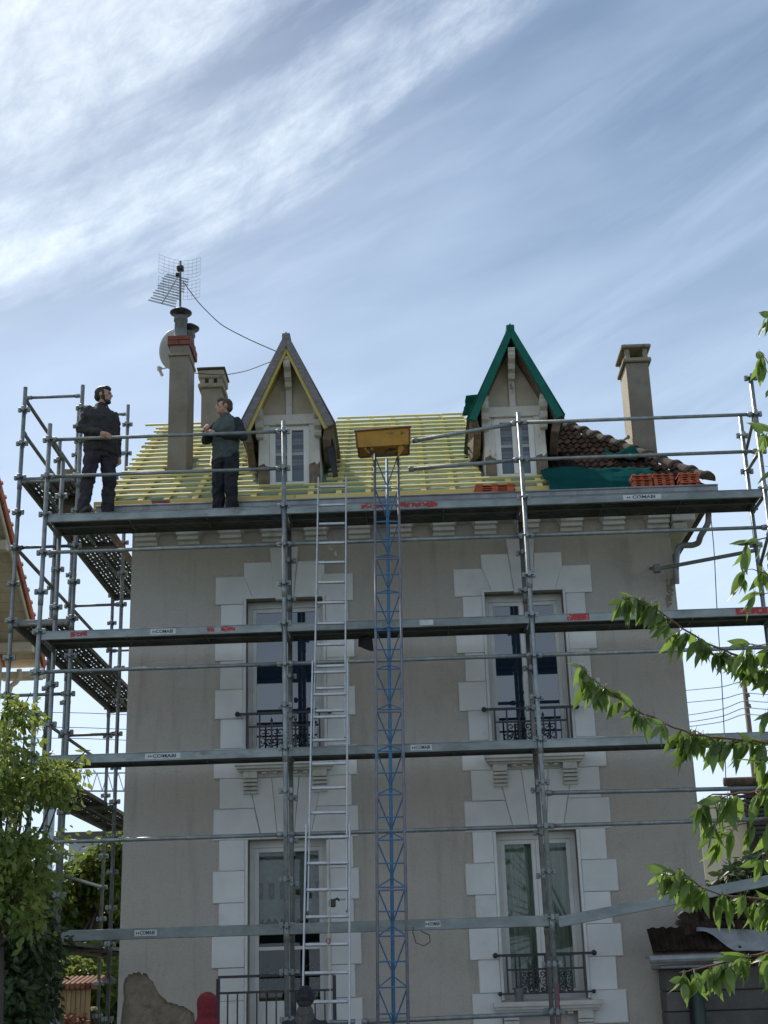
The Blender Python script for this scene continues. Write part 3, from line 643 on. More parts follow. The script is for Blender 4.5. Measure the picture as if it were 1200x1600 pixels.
for k in range(rows):
    Y = RYF+0.22+(RYR-RYF-0.27)*k/(rows-1)
    xe = 6.55 if k < 2 else (6.42 if k < 4 else 5.5+0.0)
    xe = min(xe, hipx(Y)-0.1); xb = RX0+rnd(-0.02, 0.02)
    if k == rows-1: xb = RX0-0.22; xe = 6.4
    cuts = [xb]; x = xb
    while x < xe-1.0: x += rnd(1.6, 3.2); cuts.append(min(x, xe))
    if cuts[-1] < xe: cuts.append(xe)
    for a, b in zip(cuts[:-1], cuts[1:]):
        parts = [(a, b)]
        for vx0, vx1, vy0, vy1 in voids:
            if vy0 < Y < vy1:
                new = []
                for s0, s1 in parts:
                    if s1 <= vx0 or s0 >= vx1: new.append((s0, s1))
                    else:
                        if s0 < vx0: new.append((s0, vx0-rnd(0.005, 0.04)))
                        if s1 > vx1: new.append((vx1+rnd(0.005, 0.04), s1))
                parts = new
        for s0, s1 in parts:
            if s1-s0 < 0.06: continue
            jj = rnd(-0.012, 0.012); jk = rnd(-0.012, 0.012)
            q = MB(); bar(q, rp(s0, Y+jj, 0.066), rp(s1-0.006, Y+jk, 0.066), 0.044, 0.032, rn); obj('batten', q, M['batten'], roof)
# yellow eaves board with a gap, thin board below, zinc gutter ledge
for a, b in ((0.42, 1.17), (1.42, 3.05), (3.06, 5.4), (5.41, 6.45)):
    q = MB(); q.cbox((a, RYF-0.03, RZE+0.00), (b, RYF+0.02, RZE+0.095), 0.004); obj('eaves_board', q, M['yboard'], roof)
    q = MB(); q.cbox((a, RYF-0.05, RZE-0.035), (b+0.1, RYF-0.012, RZE-0.004), 0.003); obj('batten', q, M['batten'], roof)
q = MB(); q.box((1.18, RYF+0.0, RZE), (1.41, RYF+0.018, RZE+0.09)); obj('gap_board', q, M['brick'], roof)
q = MB(); q.box((RX0, RYF-0.22, RZE-0.115), (RX1, RYF-0.052, RZE-0.04)); q.tube((RX0, RYF-0.22, RZE-0.045), (RX1, RYF-0.22, RZE-0.045), 0.014, 8); q.box((RX0, RYF-0.05, RZE-0.115), (RX1, RYF, RZE-0.036)); obj('gutter', q, M['zinc'], roof)
# loose short timber pieces leaning beside the left dormer
for (x, y), (x2, y2) in (((331, 668), (326, 690)), ((387, 690), (393, 722)), ((334, 706), (331, 730))):
    A_ = at(x, y, 1.9); 
    def hit(px_, py_):
        v = _f+RT*((px_-600)/F)+UP*((800-py_)/F); t = (rz(0, 0.12)+SL*(CAM.y) - CAM.z)/(v.z-SL*v.y) if False else ((rz(0, 0.12) + SL*CAM.y) - CAM.z)/(v.z - SL*v.y); return CAM+v*t
    q = MB(); bar(q, hit(x, y), hit(x2, y2), 0.06, 0.03, rn); obj('batten', q, M['batten'], roof)
# old interlocking tiles on the right of the roof
def tile_mesh(name, m, L_=0.34, w=0.215, th=0.016):
    q = MB(); prof = [(0, 0.0), (0.025, 0.004), (0.05, 0.026), (0.075, 0.026), (0.10, 0.004), (0.14, 0.004), (0.165, 0.026), (0.19, 0.026), (w, 0.004)]
    n = len(prof); vs = []
    for y in (0, L_):
        for x, z in prof: vs.append((x, y, z+th + (0.02 if y == 0 else 0)))
        for x, z in prof: vs.append((x, y, z + (0.02 if y == 0 else 0)))
    fs = []
    for i in range(n-1):
        fs.append((i, i+1, 2*n+i+1, 2*n+i)); fs.append((n+i+1, n+i, 3*n+i, 3*n+i+1)); fs.append((i+1, i, n+i, n+i+1)); fs.append((2*n+i, 2*n+i+1, 3*n+i+1, 3*n+i))
    q.add(vs, fs); return q.mesh(name, m)
tm = tile_mesh('roof_tile', M['tile_old'])
xax = Vector((1, 0, 0))
for r in range(17):
    Y = RYF+0.02+0.235*r
    for c in range(12):
        X = 6.36+0.20*c+rnd(-.004, .004)
        if X+0.12 > hipx(Y+0.15)-0.02 or Y > RYR-0.1: continue
        if X < 6.62 and Y < 1.35: continue
        mw = frame(rp(X, Y, 0.055+rnd(0, 0.006)), xax, rs, rn) @ Matrix.Rotation(rnd(-0.02, 0.02), 4, 'Z') @ Matrix.Rotation(rnd(-0.015, 0.015), 4, 'Y')
        place('roof_tile', tm, roof, mw)
# hip tiles: half cones overlapping down the hip, and a ridge cap
h0 = Vector((RX1+0.02, RYF-0.03, RZE+0.05)); h1 = Vector((RXH, RYR, RZR+0.05)); hd = (h1-h0); HL = hd.length; hd.normalize()
q = MB(); n = 10; vs = []
for (y, r) in ((0, 0.115), (0.05, 0.125), (0.051, 0.105), (0.40, 0.088)):
    for i in range(n+1):
        t = math.pi*i/n; vs.append((r*math.cos(t), y, r*math.sin(t)*0.95))
fs = []
for j in range(3):
    for i in range(n): fs.append((j*(n+1)+i, j*(n+1)+i+1, (j+1)*(n+1)+i+1, (j+1)*(n+1)+i))
fs.append(tuple(range(n+1))); fs.append(tuple(range(3*(n+1), 4*(n+1)))[::-1])
q.add(vs, fs); hm = q.mesh('hip_tile', M['tile_hip'])
hx = hd.cross(Vector((0, 0, 1))).normalized(); hz = hx.cross(hd).normalized(); 
for i in range(int(HL/0.36)):
    p = h0+hd*(0.36*i+0.16); place('hip_tile', hm, roof, frame(p, hx, hd, hz) @ Matrix.Rotation(rnd(-0.05, 0.05), 4, 'Z'))
# rear side of the hip: tiled rows as seen from beyond
# new green tarpaulin over the lower tiles
def drape(name, pts_fn, nu, nv, m, parent=None, th=0.004):
    q = MB()
    for j in range(nv+1):
        for i in range(nu+1): q.v.append(tuple(pts_fn(i/nu, j/nv)))
    for j in range(nv):
        for i in range(nu): a = j*(nu+1)+i; q.f.append((a, a+1, a+nu+2, a+nu+1)); q.m.append(0)
    o = obj(name, q, m, parent, True); md = o.modifiers.new('s', 'SOLIDIFY'); md.thickness = th; return o
def tarp_pt(u, v):
    X = 6.34+1.46*u; top = 1.36+0.10*math.sin(u*5+1)-0.22*max(0, 0.2-u)*4 - 0.15*max(0, u-0.85)*4
    Y = (RYF-0.20)+(top-RYF+0.18)*v
    fold = 0.03*abs(noise.noise(Vector((X*2.2+v, Y*5, 2)))) + 0.02*math.sin(v*9+u*4+2*noise.noise(Vector((X*2, 0, 0))))*v + 0.02*noise.noise(Vector((X*8, Y*9, 0)))
    return rp(X+0.03*math.sin(v*6), Y, 0.135+fold)-Vector((0, 0, 0.10*max(0, 1-v*5)))
tag(drape('tarpaulin', tarp_pt, 70, 26, M['tarp']), 'wrinkled dark green tarpaulin spread over the lower tiles at the right of the roof', 'tarpaulin')
def wrap_pt(u, v):
    X = 7.30+0.50*u; Y = 1.66+0.30*v-0.10*u
    h = 0.15+0.05*math.sin(u*math.pi)*math.sin(v*math.pi*0.9+0.2)+0.07*noise.noise(Vector((X*7, Y*7, 1)))+0.05*math.sin(u*8+v*3)
    return rp(X, Y, h)
tag(drape('tarpaulin', wrap_pt, 26, 16, M['tarp']), 'small bunched green tarpaulin end tucked against the foot of the right chimney', 'tarpaulin')

# ------------------------------------------------------------------ DORMERS
def dormer(cx_, label, green):
    yf = 1.42
    q = MB(); hw = 0.43
    # cheeks + front wall body
    zs = rz(yf)-0.3; zt = 8.98
    q.box((cx_-hw, yf+0.03, zs), (cx_-hw+0.06, 3.1, zt)); q.box((cx_+hw-0.06, yf+0.03, zs), (cx_+hw, 3.1, zt))
    d = obj('dormer', q, M['paint'], house)
    if label: d['label'] = label
    # gable panel
    peak = 10.14; sl_ = (peak-8.86)/0.60
    q = MB(); q.slab([(cx_-0.46, 8.90), (cx_+0.46, 8.90), (cx_+0.46, 9.02), (cx_, 9.97), (cx_-0.46, 9.02)], yf+0.02, yf+0.10); obj('gable_panel', q, M['dpanel'], d)
    for s in (-1, 1):   # posts beside the window, peeling at the foot
        q = MB(); q.cbox((cx_+s*0.345-0.075, yf-0.03, rz(yf)-0.05), (cx_+s*0.345+0.075, yf+0.06, 8.95), 0.006); obj('post', q, M['paint'], d)
        q = MB(); q.slab([(cx_+s*0.345-0.076, rz(yf)-0.02), (cx_+s*0.345+0.076, rz(yf)-0.02), (cx_+s*0.345+0.076, 8.37+0.03*s), (cx_+s*0.345+0.03, 8.35), (cx_+s*0.345, 8.39), (cx_+s*0.345-0.076, 8.36)], yf-0.033, yf-0.0305); obj('bare_wood', q, M['soffit'], d)
    q = MB(); q.cbox((cx_-0.42, yf-0.05, 8.95), (cx_+0.42, yf+0.06, 9.10), 0.006); obj('beam', q, M['paint'], d)
    q = MB(); q.cbox((cx_-0.045, yf-0.035, 9.101), (cx_+0.045, yf+0.05, 9.60), 0.006); obj('king_post', q, M['paint'], d)
    def corbel(x, z0, z1, w, dep):
        H = z1-z0; q = MB()
        pr_ = [(0, 0), (-0.25, 0.02), (-0.32, 0.12), (-0.30, 0.22), (-0.55, 0.30), (-0.62, 0.42), (-0.58, 0.52), (-0.85, 0.60), (-0.95, 0.72), (-0.95, 0.84), (-1.0, 0.88), (-1.0, 1.0), (0, 1.0)]
        n = len(pr_); vs = [(x-w/2, yf-0.03+dep*a, z0+H*b) for a, b in pr_]+[(x+w/2, yf-0.03+dep*a, z0+H*b) for a, b in pr_]
        q.add(vs, [tuple(range(n)), tuple(range(n, 2*n))[::-1]]+[(i, n+i, n+(i+1)%n, (i+1)%n) for i in range(n)]); return obj('corbel', q, M['paint'], d)
    corbel(cx_-0.40, 8.74, 9.15, 0.095, 0.30); corbel(cx_+0.40, 8.74, 9.15, 0.095, 0.30); corbel(cx_, 9.48, 9.84, 0.095, 0.34)
    # window
    x0, x1, z0, z1 = cx_-0.268, cx_+0.268, rz(yf)+0.02, 8.945
    q = MB(); f = 0.075; y = yf+0.0
    q.box((x0, y, z0), (x0+f, y+0.07, z1)); q.box((x1-f, y, z0), (x1, y+0.07, z1)); q.box((x0+f, y+.001, z1-f*0.85), (x1-f, y+0.069, z1)); q.box((x0+f, y+.001, z0), (x1-f, y+0.069, z0+f*0.8))
    q.cbox((cx_-0.033, y-0.008, z0+f*0.8), (cx_+0.033, y+0.06, z1-f*0.85), 0.004)
    w = obj('window', q, M['white'], d)
    za, zb = z0+f*0.8, z1-f*0.85; hh = zb-za
    for a, b in ((x0+f, cx_-0.033), (cx_+0.033, x1-f)):
        q = MB(); q.box((a, y+0.03, za), (b, y+0.036, zb)); obj('pane', q, M['glass_pane'], w)
        for i in range(11):
            c0 = za+hh*(0.26+0.74*i/11); q = MB(); q.box((a, y+0.05, c0+0.003), (b, y+0.056, c0+hh*0.74/11-0.003)); obj('slat', q, M['blind' if i % 3 else 'blind_d'] if i != 4 else M['white'], w)
        q = MB(); q.box((a, y+0.052, za), (b, y+0.058, za+hh*0.255)); obj('blind', q, M['blind_b'], w)
    q = MB(); q.box((x0, yf+0.10, z0), (x1, yf+0.12, z1)); obj('room', q, M['room'], w)
    # steep roof slabs running back into the main roof
    ze = 8.77; hwr = 0.60; yo = 1.02; pk = 10.03; yb = RYF+(pk-RZE)/SL+0.05; ybe = RYF+(ze-RZE)/SL+0.05
    for s in (-1, 1):
        nrm = Vector((s*(pk-ze), 0, hwr)).normalized()
        def layer(off, th, name, mat_, y0=yo, wid0=0.0):
            a = Vector((cx_, 0, pk))+nrm*off; b = Vector((cx_+s*hwr, 0, ze))+nrm*off; q = MB(); vs = []
            for o_ in (0, th):
                for P_, yy in ((a, y0), (b, y0), (b, ybe), (a, yb)):
                    p = P_+nrm*o_; 
                    if P_ is a: p = Vector((cx_, 0, pk+(off+o_)/nrm.z)) - Vector((0, 0, 0))
                    vs.append((p.x, yy, p.z))
            q.add(vs, [(0, 1, 2, 3), (7, 6, 5, 4), (0, 4, 5, 1), (1, 5, 6, 2), (2, 6, 7, 3), (3, 7, 4, 0)]); return obj(name, q, mat_, d)
        layer(-0.02, 0.02, 'lining', M['lining' if not green else 'soffit'], yo+0.02)
        layer(0.001, 0.055, 'dormer_roof', M['soffit' if not green else 'tile_hip'], yo+0.01)
        layer(0.057, 0.012, 'covering', M['wgrey' if not green else 'net'], yo-0.012)
        # barge board on the front edge
        a0 = Vector((cx_, yo-0.035, pk+0.15)); b0 = Vector((cx_+s*(hwr+0.04), yo-0.035, ze+0.005))
        a1 = Vector((cx_, yo-0.035, pk-0.07)); b1 = Vector((cx_+s*(hwr-0.055), yo-0.035, ze-0.03))
        q = MB(); q.slab([(a0.x, a0.z), (b0.x, b0.z), (b1.x, b1.z), (a1.x, a1.z)], yo-0.035+(0.002 if s > 0 else 0), yo+0.009, 0.004); obj('barge_board', q, M['wgrey' if not green else 'net'], d)
        q = MB(); q.slab([(a1.x, a1.z+0.02), (b1.x+s*0.01, b1.z+0.0), (b1.x-s*0.045, b1.z-0.02), (a1.x, a1.z-0.09)], yo-0.005+(0.002 if s > 0 else 0), yo+0.030, 0.003)
        if not green: obj('lining_board', q, M['lining'], d)
        # rough underside pieces hanging where the eaves meet the roof
        q = MB()
        p0 = Vector((cx_+s*(hwr+0.0), yo+0.02, ze-0.02)); p1 = Vector((cx_+s*0.45, yf+0.05, 8.80))
        base = [Vector((cx_+s*(hwr+0.02), yo+0.02, ze+0.01)), Vector((cx_+s*(hwr+0.03), 1.75, ze-0.02)), Vector((cx_+s*(hwr-0.02), 2.25, rz(2.25, 0.06))), Vector((cx_+s*(hwr+0.02), 1.9, rz(1.9, 0.10))), Vector((cx_+s*(hwr-0.02), 1.55, rz(1.55, 0.2)+0.06)), Vector((cx_+s*(hwr-0.03), 1.15, ze-0.16))]
        vs = [tuple(p) for p in base]+[(p.x-s*0.10, p.y, p.z+0.01) for p in base]; n = 6
        q.add(vs, [tuple(range(n)), tuple(range(n, 2*n))[::-1]]+[(i, n+i, n+(i+1)%n, (i+1)%n) for i in range(n)]); obj('eave_flank', q, M['soffit'], d)
        if (s > 0) or green:
            q = MB(); b_ = [Vector((cx_+s*0.47, 1.30, 8.80)), Vector((cx_+s*0.50, 1.28, 8.66)), Vector((cx_+s*0.60, 1.28, rz(1.3)+0.16)), Vector((cx_+s*0.66, 1.30, rz(1.3)+0.20)), Vector((cx_+s*0.64, 1.25, 8.50)), Vector((cx_+s*0.57, 1.25, 8.80))]
            vs = [tuple(p) for p in b_]+[(p.x, p.y+0.05, p.z) for p in b_]; q.add(vs, [tuple(range(6)), tuple(range(6, 12))[::-1]]+[(i, 6+i, 6+(i+1)%6, (i+1)%6) for i in range(6)])
            if not green: obj('felt_flap', q, M['felt'], d)
    q = MB(); q.cbox((cx_-0.055, yo-0.038, pk+0.03), (cx_+0.055, yo+1.2, pk+0.125), 0.01); obj('ridge_cap', q, M['wgrey' if not green else 'net'], d)
    return d
dormer(DL, 'left dormer with bare grey barge boards and yellow lining', False)
dd = dormer(DR, 'right dormer with its gable wrapped in green netting', True)
def flap(u, v):
    p = at(728+18*u-6*v+10*u*v, 618+34*v-2*u, 2.0+0.5*u); return p+Vector((0.02*noise.noise(Vector((u*4, v*4, 0))), 0.05*math.sin(v*5), 0))
drape('net_flap', flap, 10, 12, M['net'], dd)
def flap2(u, v):
    p = at(726+34*u+8*math.sin(v*3), 697+16*v*(1-u*0.6), 1.62+0.2*v); return p+Vector((0, 0.03*math.sin(u*9+v*5), 0.02*noise.noise(Vector((u*5, v*5, 3)))))
drape('net_flap', flap2, 14, 8, M['net'], dd)

# ------------------------------------------------------------------ CHIMNEYS, AERIAL, DISH
q = MB(); x0 = at(263, 640, 1.98).x; x1 = at(293, 640, 1.98).x; y0, y1 = 1.98, 2.55; zt = at(278, 556, 1.98).z
q.cbox((x0, y0, 8.2), (x1, y1, zt), 0.012); ch = obj('chimney', q, M['chim'], house); ch['label'] = 'tall slim chimney with red brick top and two dark cowls'
q = MB(); q.cbox((x0-0.02, y0-0.02, zt+0.001), (x1+0.02, y1+0.02, zt+0.04), 0.006); obj('band', q, M['conc'], ch)
q = MB(); q.cbox((x0, y0, zt+0.041), (x1, y1, zt+0.17), 0.006); obj('neck', q, M['chim'], ch)
for r in range(2):
    for i in range(2):
        q = MB(); w = (x1-x0+0.06)/2; q.cbox((x0-0.03+w*i, y0-0.03, zt+0.172+0.075*r), (x0-0.03+w*(i+1)-0.006, y0+0.12, zt+0.240+0.075*r), 0.004); obj('brick', q, M['brick'], ch)
    for i in range(3):
        for xx in (x0-0.03, x1-0.07): q = MB(); q.cbox((xx, y0+0.126+0.165*i, zt+0.172+0.075*r), (xx+0.1, y0+0.126+0.165*i+0.159, zt+0.240+0.075*r), 0.004); obj('brick', q, M['brick'], ch)
q = MB(); q.box((x0+0.071, y0+0.121, zt+0.171), (x1-0.071, y1-0.01, zt+0.30)); obj('fill', q, M['conc'], ch)
zc = zt+0.30; xc_ = (x0+x1)/2
for i, (yy, hh) in enumerate(((y0+0.14, 0.42), (y0+0.42, 0.30))):
    xx = xc_-0.01+0.07*i
    q = MB(); q.lathe((xx, yy, zc), [(0.115, 0), (0.115, 0.03), (0.095, 0.05), (0.088, hh-0.1), (0.105, hh-0.09), (0.10, hh-0.02), (0.05, hh-0.02)], 14); pt = obj('chimney_pot', q, M['pot'], ch, True)
    q = MB(); q.lathe((xx, yy, zc+hh+0.02), [(0.06, -0.04), (0.065, 0.0), (0.16, 0.015), (0.165, 0.03), (0.10, 0.075), (0.03, 0.09)], 16); obj('cowl', q, M['black'], pt, True)
ax, ay = at(283, 480, y0+0.14).x, y0+0.10
# second chimney at the ridge
yc = 4.35; a = at(314, 640, yc); b = at(345, 640, yc); zt2 = at(330, 606, yc).z
q = MB(); q.cbox((a.x, yc, 9.6), (b.x, yc+0.45, zt2), 0.012); c2 = obj('chimney', q, M['chim'], house); c2['label'] = 'short squat chimney with a double slab cap on the ridge'
q = MB(); q.cbox((a.x-0.05, yc-0.05, zt2+0.001), (b.x+0.05, yc+0.5, zt2+0.07), 0.012); obj('slab', q, M['conc'], c2)
for xx in (a.x-0.02, (a.x+b.x)/2-0.04, b.x-0.06): 
    for yy in (yc-0.02, yc+0.38): q = MB(); q.cbox((xx, yy, zt2+0.071), (xx+0.08, yy+0.08, zt2+0.16), 0.004); obj('pier', q, M['conc'], c2)
q = MB(); q.cbox((a.x-0.05, yc-0.05, zt2+0.161), (b.x+0.05, yc+0.5, zt2+0.31), 0.02); obj('cap', q, M['conc'], c2)
q = MB(); q.cbox((a.x-0.07, yc-0.07, zt2+0.311), (b.x+0.07, yc+0.52, zt2+0.345), 0.008); obj('cap', q, M['tile_hip'], c2)
# right chimney
yc = 3.35; p0 = at(985, 640, yc); p1 = at(1020.5, 640, yc); zt3 = at(1000, 566, yc).z; w = p1.x-p0.x
q = MB(); q.cbox((p0.x, yc, 8.0), (p1.x, yc+0.62, zt3), 0.012, mi=0); c3 = obj('chimney', q, M['chim'], house); c3['label'] = 'tall plain chimney with an open box cap on the right hip'
q = MB(); q.cbox((p0.x-0.004, yc+0.015, 8.0), (p0.x-0.0005, yc+0.605, zt3-0.02), 0.001); obj('painted_sun_face', q, M['chim_sunlit'], c3)  # thin paler skin paints sunlight onto the left face
q = MB(); q.cbox((p0.x-0.045, yc-0.045, zt3+0.001), (p1.x+0.045, yc+0.665, zt3+0.07), 0.015); obj('slab', q, M['conc'], c3)
for xx in (p0.x, p1.x-0.07):
    for yy in (yc, yc+0.55): q = MB(); q.cbox((xx, yy, zt3+0.071), (xx+0.07, yy+0.07, zt3+0.235), 0.005); obj('pier', q, M['conc'], c3)
q = MB(); q.cbox((p0.x+0.071, yc+0.3, zt3+0.071), (p1.x-0.071, yc+0.34, zt3+0.235), 0.003); obj('baffle', q, M['pot'], c3)
q = MB(); q.cbox((p0.x-0.055, yc-0.055, zt3+0.236), (p1.x+0.055, yc+0.675, zt3+0.295), 0.015); obj('cap', q, M['conc'], c3)
q = MB(); A_ = at(981, 683, yc+0.1); B_ = at(962, 697, yc-0.35); q.tube(A_, B_, 0.02, 6); q.ball(A_, 0.035, 8, 6); obj('iron_stay', q, M['steel_dark'], c3)
# TV aerial
an = thing('tv_aerial', 'wire grid television aerial on a thin mast above the brick topped chimney', 'aerial', (ax, ay, zc))
mt = at(282, 408, ay); ztm = mt.z
q = MB(); q.tube((ax, ay, zc), (mt.x, ay, ztm), 0.017, 8); obj('mast', q, M['steel_dark'], an)
q = MB(); q.cbox((mt.x-0.05, ay-0.05, ztm-0.16), (mt.x+0.05, ay+0.05, ztm-0.09), 0.01); q.cbox((mt.x-0.055, ay-0.10, ztm-0.29), (mt.x+0.0, ay-0.02, ztm-0.24), 0.01); obj('clamp', q, M['black'], an)
b0 = Vector((mt.x-0.02, ay-0.05, ztm-0.28)); b1 = at(253, 474, ay-1.1); bd = (b1-b0).normalized()
q = MB(); q.tube(b0-bd*0.12, b1, 0.010, 6); obj('boom', q, M['steel_dark'], an)
ex = Vector((0.94, 0.2, -0.2)); ex = (ex-bd*ex.dot(bd)).normalized(); LB = (b1-b0).length
for i in range(12):
    p = b0+bd*(LB*(0.02+0.97*i/11)); hl = 0.17+0.012*(i % 3); q = MB()
    q.tube(p-ex*hl, p+ex*hl, 0.0055, 5); q.tube(p-ex*hl+bd*0.04, p+ex*hl+bd*0.04, 0.004, 5) ; obj('element', q, M['steel_dark'], an)
# grid reflector: two panels of thin wires
q = MB()
for s in (-1, 1):
    for half in (-1, 1):
        c0 = Vector((mt.x, ay+0.05, ztm-0.28)); 
        for i in range(6):
            t = i/5; pts = []
            for k in range(5):
                u = 0.04+0.27*k/4; v = 0.03+0.30*t; pts.append(c0+Vector((s*u, 0.02-0.15*t*half*0-0.14*(u/0.31)**2, half*v+(-0.12*u*s))))
            q.path(pts, 0.0022, 4)
        for k in range(5):
            u = 0.04+0.27*k/4; pts = [c0+Vector((s*u, 0.02-0.14*(u/0.31)**2, half*(0.03+0.30*i/5)+(-0.12*u*s))) for i in range(6)]
            q.path(pts, 0.0022, 4)
obj('grid_reflector', q, M['crane'], an)
# satellite dish behind the chimney
dc = at(271, 546, 2.75); sdh = thing('satellite_dish', 'pale grey satellite dish fixed behind the brick topped chimney', 'satellite dish', dc)
dn = Vector((-0.75, 0.55, 0.35)).normalized(); mx_ = dn.to_track_quat('Z', 'Y').to_matrix().to_4x4()
q = MB(); prof = [(0.0001, -0.06), (0.10, -0.055), (0.20, -0.035), (0.25, -0.012), (0.275, 0.002), (0.275, -0.008), (0.25, -0.024), (0.20, -0.047), (0.10, -0.067), (0.0001, -0.072)]
q.lathe(dc, prof, 28, mx_ @ Matrix.Diagonal((1.0, 1.12, 1, 1))); obj('reflector', q, M['dish'], sdh, True)
l1 = at(250, 577, 2.5); q = MB(); q.tube(dc+Vector((0.15, 0, -0.25)), l1, 0.011, 6); obj('feed_arm', q, M['dish'], sdh)
q = MB(); q.tube(l1, l1+Vector((-0.02, -.05, 0.02)), 0.045, 10, 0.02); q.tube(l1+Vector((-.01, 0, -.0)), l1+Vector((0.03, .05, -0.09)), 0.022, 8); obj('feed_horn', q, M['white'], sdh)
q = MB(); q.tube(dc-dn*0.05, Vector((x1, y1-0.1, dc.z-0.1)), 0.02, 8); obj('bracket', q, M['steel_dark'], sdh)
# cables
def cable(name, pts, r, m, label, cat='cable', group=None):
    q = MB(); out = []
    for i in range(len(pts)-1):
        for k in range(8): out.append(pts[i].lerp(pts[i+1], k/8))
    out.append(pts[-1])
    for _ in range(6): out = [out[0]]+[(out[i-1]+out[i]*2+out[i+1])/4 for i in range(1, len(out)-1)]+[out[-1]]
    q.path(out, r, 5); return tag(obj(name, q, m), label, cat, group)
cable('aerial_cable', [at(286, 440, 2.1), at(310, 473, 1.8), at(345, 508, 1.6), at(390, 531, 1.4), at(436, 551, 1.10)], 0.007, M['cable'], 'thin cable sagging from the television aerial down to the left dormer')
cable('aerial_cable', [at(304, 583, 2.4), at(330, 585, 2.2), at(352, 586, 2.2), at(385, 580, 1.9), at(428, 563, 1.15)], 0.007, M['cable'], 'short cable running from the tall chimney behind the small one to the left dormer')
# drain pipe and messy eave corner at the right
dp = MB(); P = [at(1107, 800, 0.66), at(1107, 818, 0.68), at(1094, 838, 0.8), at(1092, 848, 0.95), at(1083, 852, 1.05), at(1066, 852, 1.16), at(1058, 856, 1.17), at(1056, 890, 1.17)]
pts = []
for i in range(len(P)-1):
    for k in range(5): pts.append(P[i].lerp(P[i+1], k/5))
pts.append(P[-1])
for _ in range(3): pts = [pts[0]]+[(pts[i-1]+pts[i]*2+pts[i+1])/4 for i in range(1, len(pts)-1)]+[pts[-1]]
dp.path(pts, 0.040, 10); dpo = obj('downpipe', dp, M['zinc'], house, True)
q = MB(); q.path([(HX1-0.07, YW-0.055, 6.75-0.35*i) for i in range(18)], 0.04, 10) if False else q.path([at(1056, 888, 1.17), at(1057, 912, 1.19)], 0.04, 8); obj('pipe_socket', q, M['zinc'], dpo)
for zz, dd_ in ((7.44, 0.40), (7.30, 0.30), (7.16, 0.18)):
    q = MB(); q.cbox((HX1+0.001, YW-0.25, zz-0.06), (HX1+dd_, YW+0.9, zz+0.05), 0.01); obj('cornice_return', q, M['mould'], house)
# old expanding-foam strip running down the corner
q = MB()
for i in range(26):
    a = at(1046+rnd(-5, 5), 905+1.7*i, YW-0.005); q.ball(a, (rnd(0.01, 0.03), 0.014, rnd(0.012, 0.03)), 7, 5)
obj('crumbled_plaster', q, M['lining'] if False else M['conc'], house, True)
# old caps stacked: new tiles on the eave
stack_tile = MB(); stack_tile.cbox((-0.13, -0.18, 0), (0.13, 0.18, 0.012), 0.003)
for s in (-1, 0, 1): stack_tile.cbox((s*0.10-0.022, -0.182, 0.0125), (s*0.10+0.022, 0.18, 0.028), 0.004)
stm = stack_tile.mesh('roof_tile', M['tile_new'])
wd = ['bottom', 'second from bottom', 'third from bottom', 'fourth from bottom', 'fifth from bottom', 'topmost']
stacks = [(773, 'the stack left of the right dormer foot', 4, 0.50, 1.9, 7.50), (1004, 'the stack touching the green tarpaulin', 6, 0.50, 1.0, 7.50), (1037, 'the middle of three right stacks', 6, 0.50, 1.0, 7.50), (1078, 'the stack nearest the right roof corner', 6, 0.50, 1.0, 7.50)]
for px_, where, n, yy, sx, zb in stacks:
    x = at(px_, 770, 0.62).x
    for k in range(n):
        o = place('loose_tile', stm, None, T(x+rnd(-.01, .01), 0.66+rnd(-.01, .01), RZE-0.038+0.0295*k) @ Matrix.Rotation(rnd(-.05, .05), 4, 'Z') @ Matrix.Diagonal((0.52/0.26 if sx > 1.5 else 1.02, 0.6, 1.0, 1)))
        tag(o, f"new orange tile, {wd[k] if k < n-1 else 'topmost'} in {where}", 'tile', 'new tiles stacked along the eave')
# ------------------------------------------------------------------ SCAFFOLDS
def ros_mesh():
    q = MB(); q.lathe((0, 0, 0), [(0.028, -0.006), (0.066, -0.006), (0.066, 0.006), (0.028, 0.006)], 10)
    for a in (0, 90, 180, 270):
        mw = Matrix.Rotation(rad(a), 4, 'Z'); q.cbox((0.036, -0.02, -0.034), (0.082, 0.02, 0.034), 0.006, mw)
    return q.mesh('coupler', M['steel'])
ROS = ros_mesh(); PR = 0.0285; BAY = 2.979
ZD = [7.28, 5.78, 4.28, 2.28]
front = thing('scaffold', 'grey three bay frame scaffold standing across the front of the house', 'scaffold', (0, 0, 0))
side = thing('scaffold', 'narrower side scaffold running back along the left wall of the house', 'scaffold', (-0.35, 1.3, 0))
def post(par, x, y, z0, z1, zs, m='steel'):
    q = MB(); lean = 0
    cuts = [z0]+[z for z in (2.2, 4.2, 6.2, 8.2) if z0 < z < z1-0.4]+[z1]
    q.tube((x, y, z0), (x, y, z1), PR, 10)
    for z in cuts[1:-1]: q.tube((x, y, z-0.09), (x, y, z+0.09), PR+0.005, 10)
    q.tube((x, y, z0-0.0), (x, y, z0+0.012), 0.09, 8)
    o = obj('post', q, M[m], par, True)
    for z in zs:
        if z0 < z < z1: place('coupler', ROS, o, T(x, y, z) @ Matrix.Rotation(rnd(-.1, .1), 4, 'Z'))
    return o
def rail(par, p0, p1, r=0.024, m='steel', ends=True):
    q = MB(); p0 = Vector(p0); p1 = Vector(p1); d = (p1-p0).normalized(); q.tube(p0+d*0.05, p1-d*0.05, r, 8)
    if ends:
        for p, s in ((p0, 1), (p1, -1)): q.tube(p+d*s*0.035, p+d*s*0.10, r*1.35, 8)
    return obj('rail', q, M[m], par, True)
fx = [0, BAY, 2*BAY, 3*BAY+0.0]
tops = [8.50, 8.42, 8.42, 9.35]
zs_all = [0.28+0.5*i for i in range(30)]
